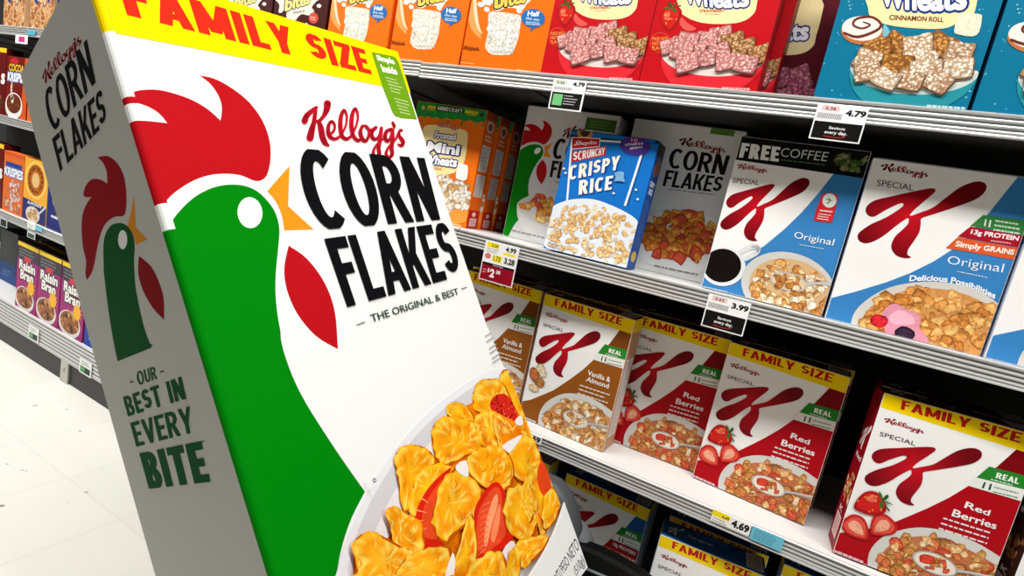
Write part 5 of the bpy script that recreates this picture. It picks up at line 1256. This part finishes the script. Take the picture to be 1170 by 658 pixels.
price_tag([(40.3,256.5),(48,259.5),(48,265.5),(40.3,263)],-.0116,'light blue label on the third left rail',lambda A:None,back=(120,200,224))
price_tag([(31,263.5),(40,266),(40,274),(31,271)],-.0116,'dark hanging tag below the third left rail',lambda A:A.poly([(.1,.1),(.9,.1),(.9,.7),(.1,.7)],(60,80,70)),back=(214,220,216))
price_tag([(0,247.5),(8,250),(8,261),(0,258)],-.0116,'dark hanging tag at the left edge of the third rail',lambda A:A.poly([(.1,.1),(.9,.1),(.9,.8),(.1,.8)],(30,36,34)),back=(190,196,192))
# ================================================================ cart that carries the display carton
cart=bpy.data.objects.new('shopping_cart',None); COL.objects.link(cart); cart.location=(-.5,-.4,0)
tag(cart,'black plastic shopping cart with grey corner post under the giant carton','cart')
def loft(rings,closed_ends=True):
    V=[];Fc=[];n=len(rings[0])
    for r in rings: V+= [tuple(p) for p in r]
    for k in range(len(rings)-1):
        for i in range(n):
            j=(i+1)%n; Fc.append((k*n+i,k*n+j,(k+1)*n+j,(k+1)*n+i))
    if closed_ends: Fc.append(tuple(range(n-1,-1,-1))); Fc.append(tuple((len(rings)-1)*n+i for i in range(n)))
    return V,Fc
def rrect(cx,cy,hx,hy,r,z,n=6):
    out=[]
    for qx,qy,a0 in ((1,1,0),(-1,1,math.pi/2),(-1,-1,math.pi),(1,-1,3*math.pi/2)):
        for i in range(n+1):
            a=a0+math.pi/2*i/n; out.append((cx+qx*(hx-r)+r*math.cos(a),cy+qy*(hy-r)+r*math.sin(a),z))
    return out
def mk(name,V,Fc,m,parent,smooth_=True,loc=None):
    me=bpy.data.meshes.new(name); me.from_pydata(V,[],Fc); me.validate()
    if smooth_:
        for p in me.polygons: p.use_smooth=True
    o=link(name,me,m,parent); return o
# tub (coordinates relative to cart empty at (-.5,-.4,0))
def tub():
    cx,cy=.15,.04
    out=[rrect(cx,cy,.15,.25,.04,.09),rrect(cx,cy,.165,.27,.04,.19),rrect(cx,cy,.17,.275,.04,.2),rrect(cx,cy,.16,.262,.04,.2),rrect(cx,cy,.145,.24,.04,.11)]
    return loft(out)
V_,F_=tub(); basket=mk('basket',V_,F_,M_BLACK,cart,False)
for sx in (-1,1):
    for sy in (-1,1):
        bm=bmesh.new(); bmesh.ops.create_cone(bm,cap_ends=True,segments=24,radius1=.04,radius2=.04,depth=.025); 
        for v in bm.verts: v.co=Vector((v.co.x,v.co.z,v.co.y))+Vector((.15+sx*.12,.04+sy*.2,.041))
        bmbox(bm,.15+sx*.12-.012,.15+sx*.12+.012,.04+sy*.2-.02,.04+sy*.2-.0145,.04,.095); bmbox(bm,.15+sx*.12-.012,.15+sx*.12+.012,.04+sy*.2+.0145,.04+sy*.2+.02,.04,.095)
        bmesh_obj('wheel',bm,M_BLACK,cart)
# black shoulder panel between carton and shelf, rising to the grey post
a=[atY(p,-.055) for p in ((655,606),(674,617),(690,623),(712,634),(735,648),(752,662))]
base=Vector((-.5,-.4,0))
prof=[]
top=[p-base for p in a]
ringsv=[]
for p in top:
    ringsv.append([(p.x,p.y-.04,p.z-.004),(p.x,p.y-.034,p.z+.003),(p.x,p.y-.005,p.z+.001),(p.x,p.y,p.z-.006),(p.x,p.y,p.z-.16),(p.x,p.y-.04,p.z-.16)])
V_,F_=loft(ringsv); mk('side_panel',V_,F_,M_BLACK,cart,False)
b0,b1=atY((661,646),-.098)-base,atY((704,664),-.098)-base
V_,F_=loft([[ (p.x,p.y+.004*math.cos(t),p.z+.0022*math.sin(t)) for t in [i*math.pi/4 for i in range(8)]] for p in (b0,(b0+b1)/2,b1)]); mk('rim_highlight',V_,F_,M_LGREY,cart)  # light grey strip stands for the highlight along the black edge
# grey post: rounded tapering column tilted like the carton
def post(path,rads,name,m,sq=.75):
    R_=[]
    for i,(p,r) in enumerate(zip(path,rads)):
        q=path[min(i+1,len(path)-1)]; p0=path[max(i-1,0)]; t=(q-p0).normalized(); n1=t.cross(Vector((0,1,0))).normalized(); n2=t.cross(n1).normalized()
        rg=[]
        for k in range(20):
            an=k*math.pi/10; c1=math.copysign(abs(math.cos(an))**sq,math.cos(an)); s1=math.copysign(abs(math.sin(an))**sq,math.sin(an))
            rg.append(tuple(p+n1*r*c1+n2*r*.8*s1))
        R_.append(rg)
    V_,F_=loft(R_); return mk(name,V_,F_,m,cart)
pp=[atY(p,-.085)-base for p in ((610,546),(617,551),(626,560),(633,574),(639,592),(642,607),(643,612))]
post(pp,[.008,.028,.040,.046,.047,.045,.040],'post',M_DGREY)
pp=[atY(p,-.055)-base for p in ((646,596),(650,606),(653,617),(652,627),(650,634))]
post(pp,[.030,.042,.049,.046,.034],'corner_guard',M_LGREY)
# ================================================================ floor, surroundings
bm=bmesh.new(); bmbox(bm,-9,3,-3.2,.6,-.05,0); fo=bmesh_obj('floor',bm,M_FLOOR); tag(fo,None,None,None,'structure')
bm=bmesh.new(); bmbox(bm,-9,3,-2.35,-2.3,0,2.1); wf=bmesh_obj('unseen_opposite_shelves',bm,M_BACK); tag(wf,None,None,None,'structure')  # unseen dark block for the opposite shelves, added to cut floor bounce
bm=bmesh.new(); bmbox(bm,-9,3,-3.2,.6,3.15,3.2); ce=bmesh_obj('ceiling',bm,M_DGREY); tag(ce,None,None,None,'structure'); fo.rotation_euler=(0,0,0)
# ================================================================ light: fluorescent rows over the aisle
def area(name,loc,sx,sy,pw,col=(1,1,1),rot=(0,0,0)):
    l=bpy.data.lights.new(name,'AREA'); l.shape='RECTANGLE'; l.size=sx; l.size_y=sy; l.energy=pw; l.color=col
    o=bpy.data.objects.new(name,l); COL.objects.link(o); o.location=loc; o.rotation_euler=rot; return o
for x in (-6.2,-4.6,-3.0,-1.4,.2,1.8):
    area('ceiling_tube_light',(x,-.95,3.0),1.4,.28,41.5*(1.22 if x<-4 else 1.),(1,.992,.975))
wd=bpy.data.worlds.new('store'); SC.world=wd; wd.use_nodes=True
wd.node_tree.nodes['Background'].inputs[0].default_value=(.95,.97,1,1); wd.node_tree.nodes['Background'].inputs[1].default_value=.045
vs=SC.view_settings; vs.view_transform='Standard'; vs.look='None'; vs.exposure=0.0; vs.gamma=1; vs.use_curve_mapping=False
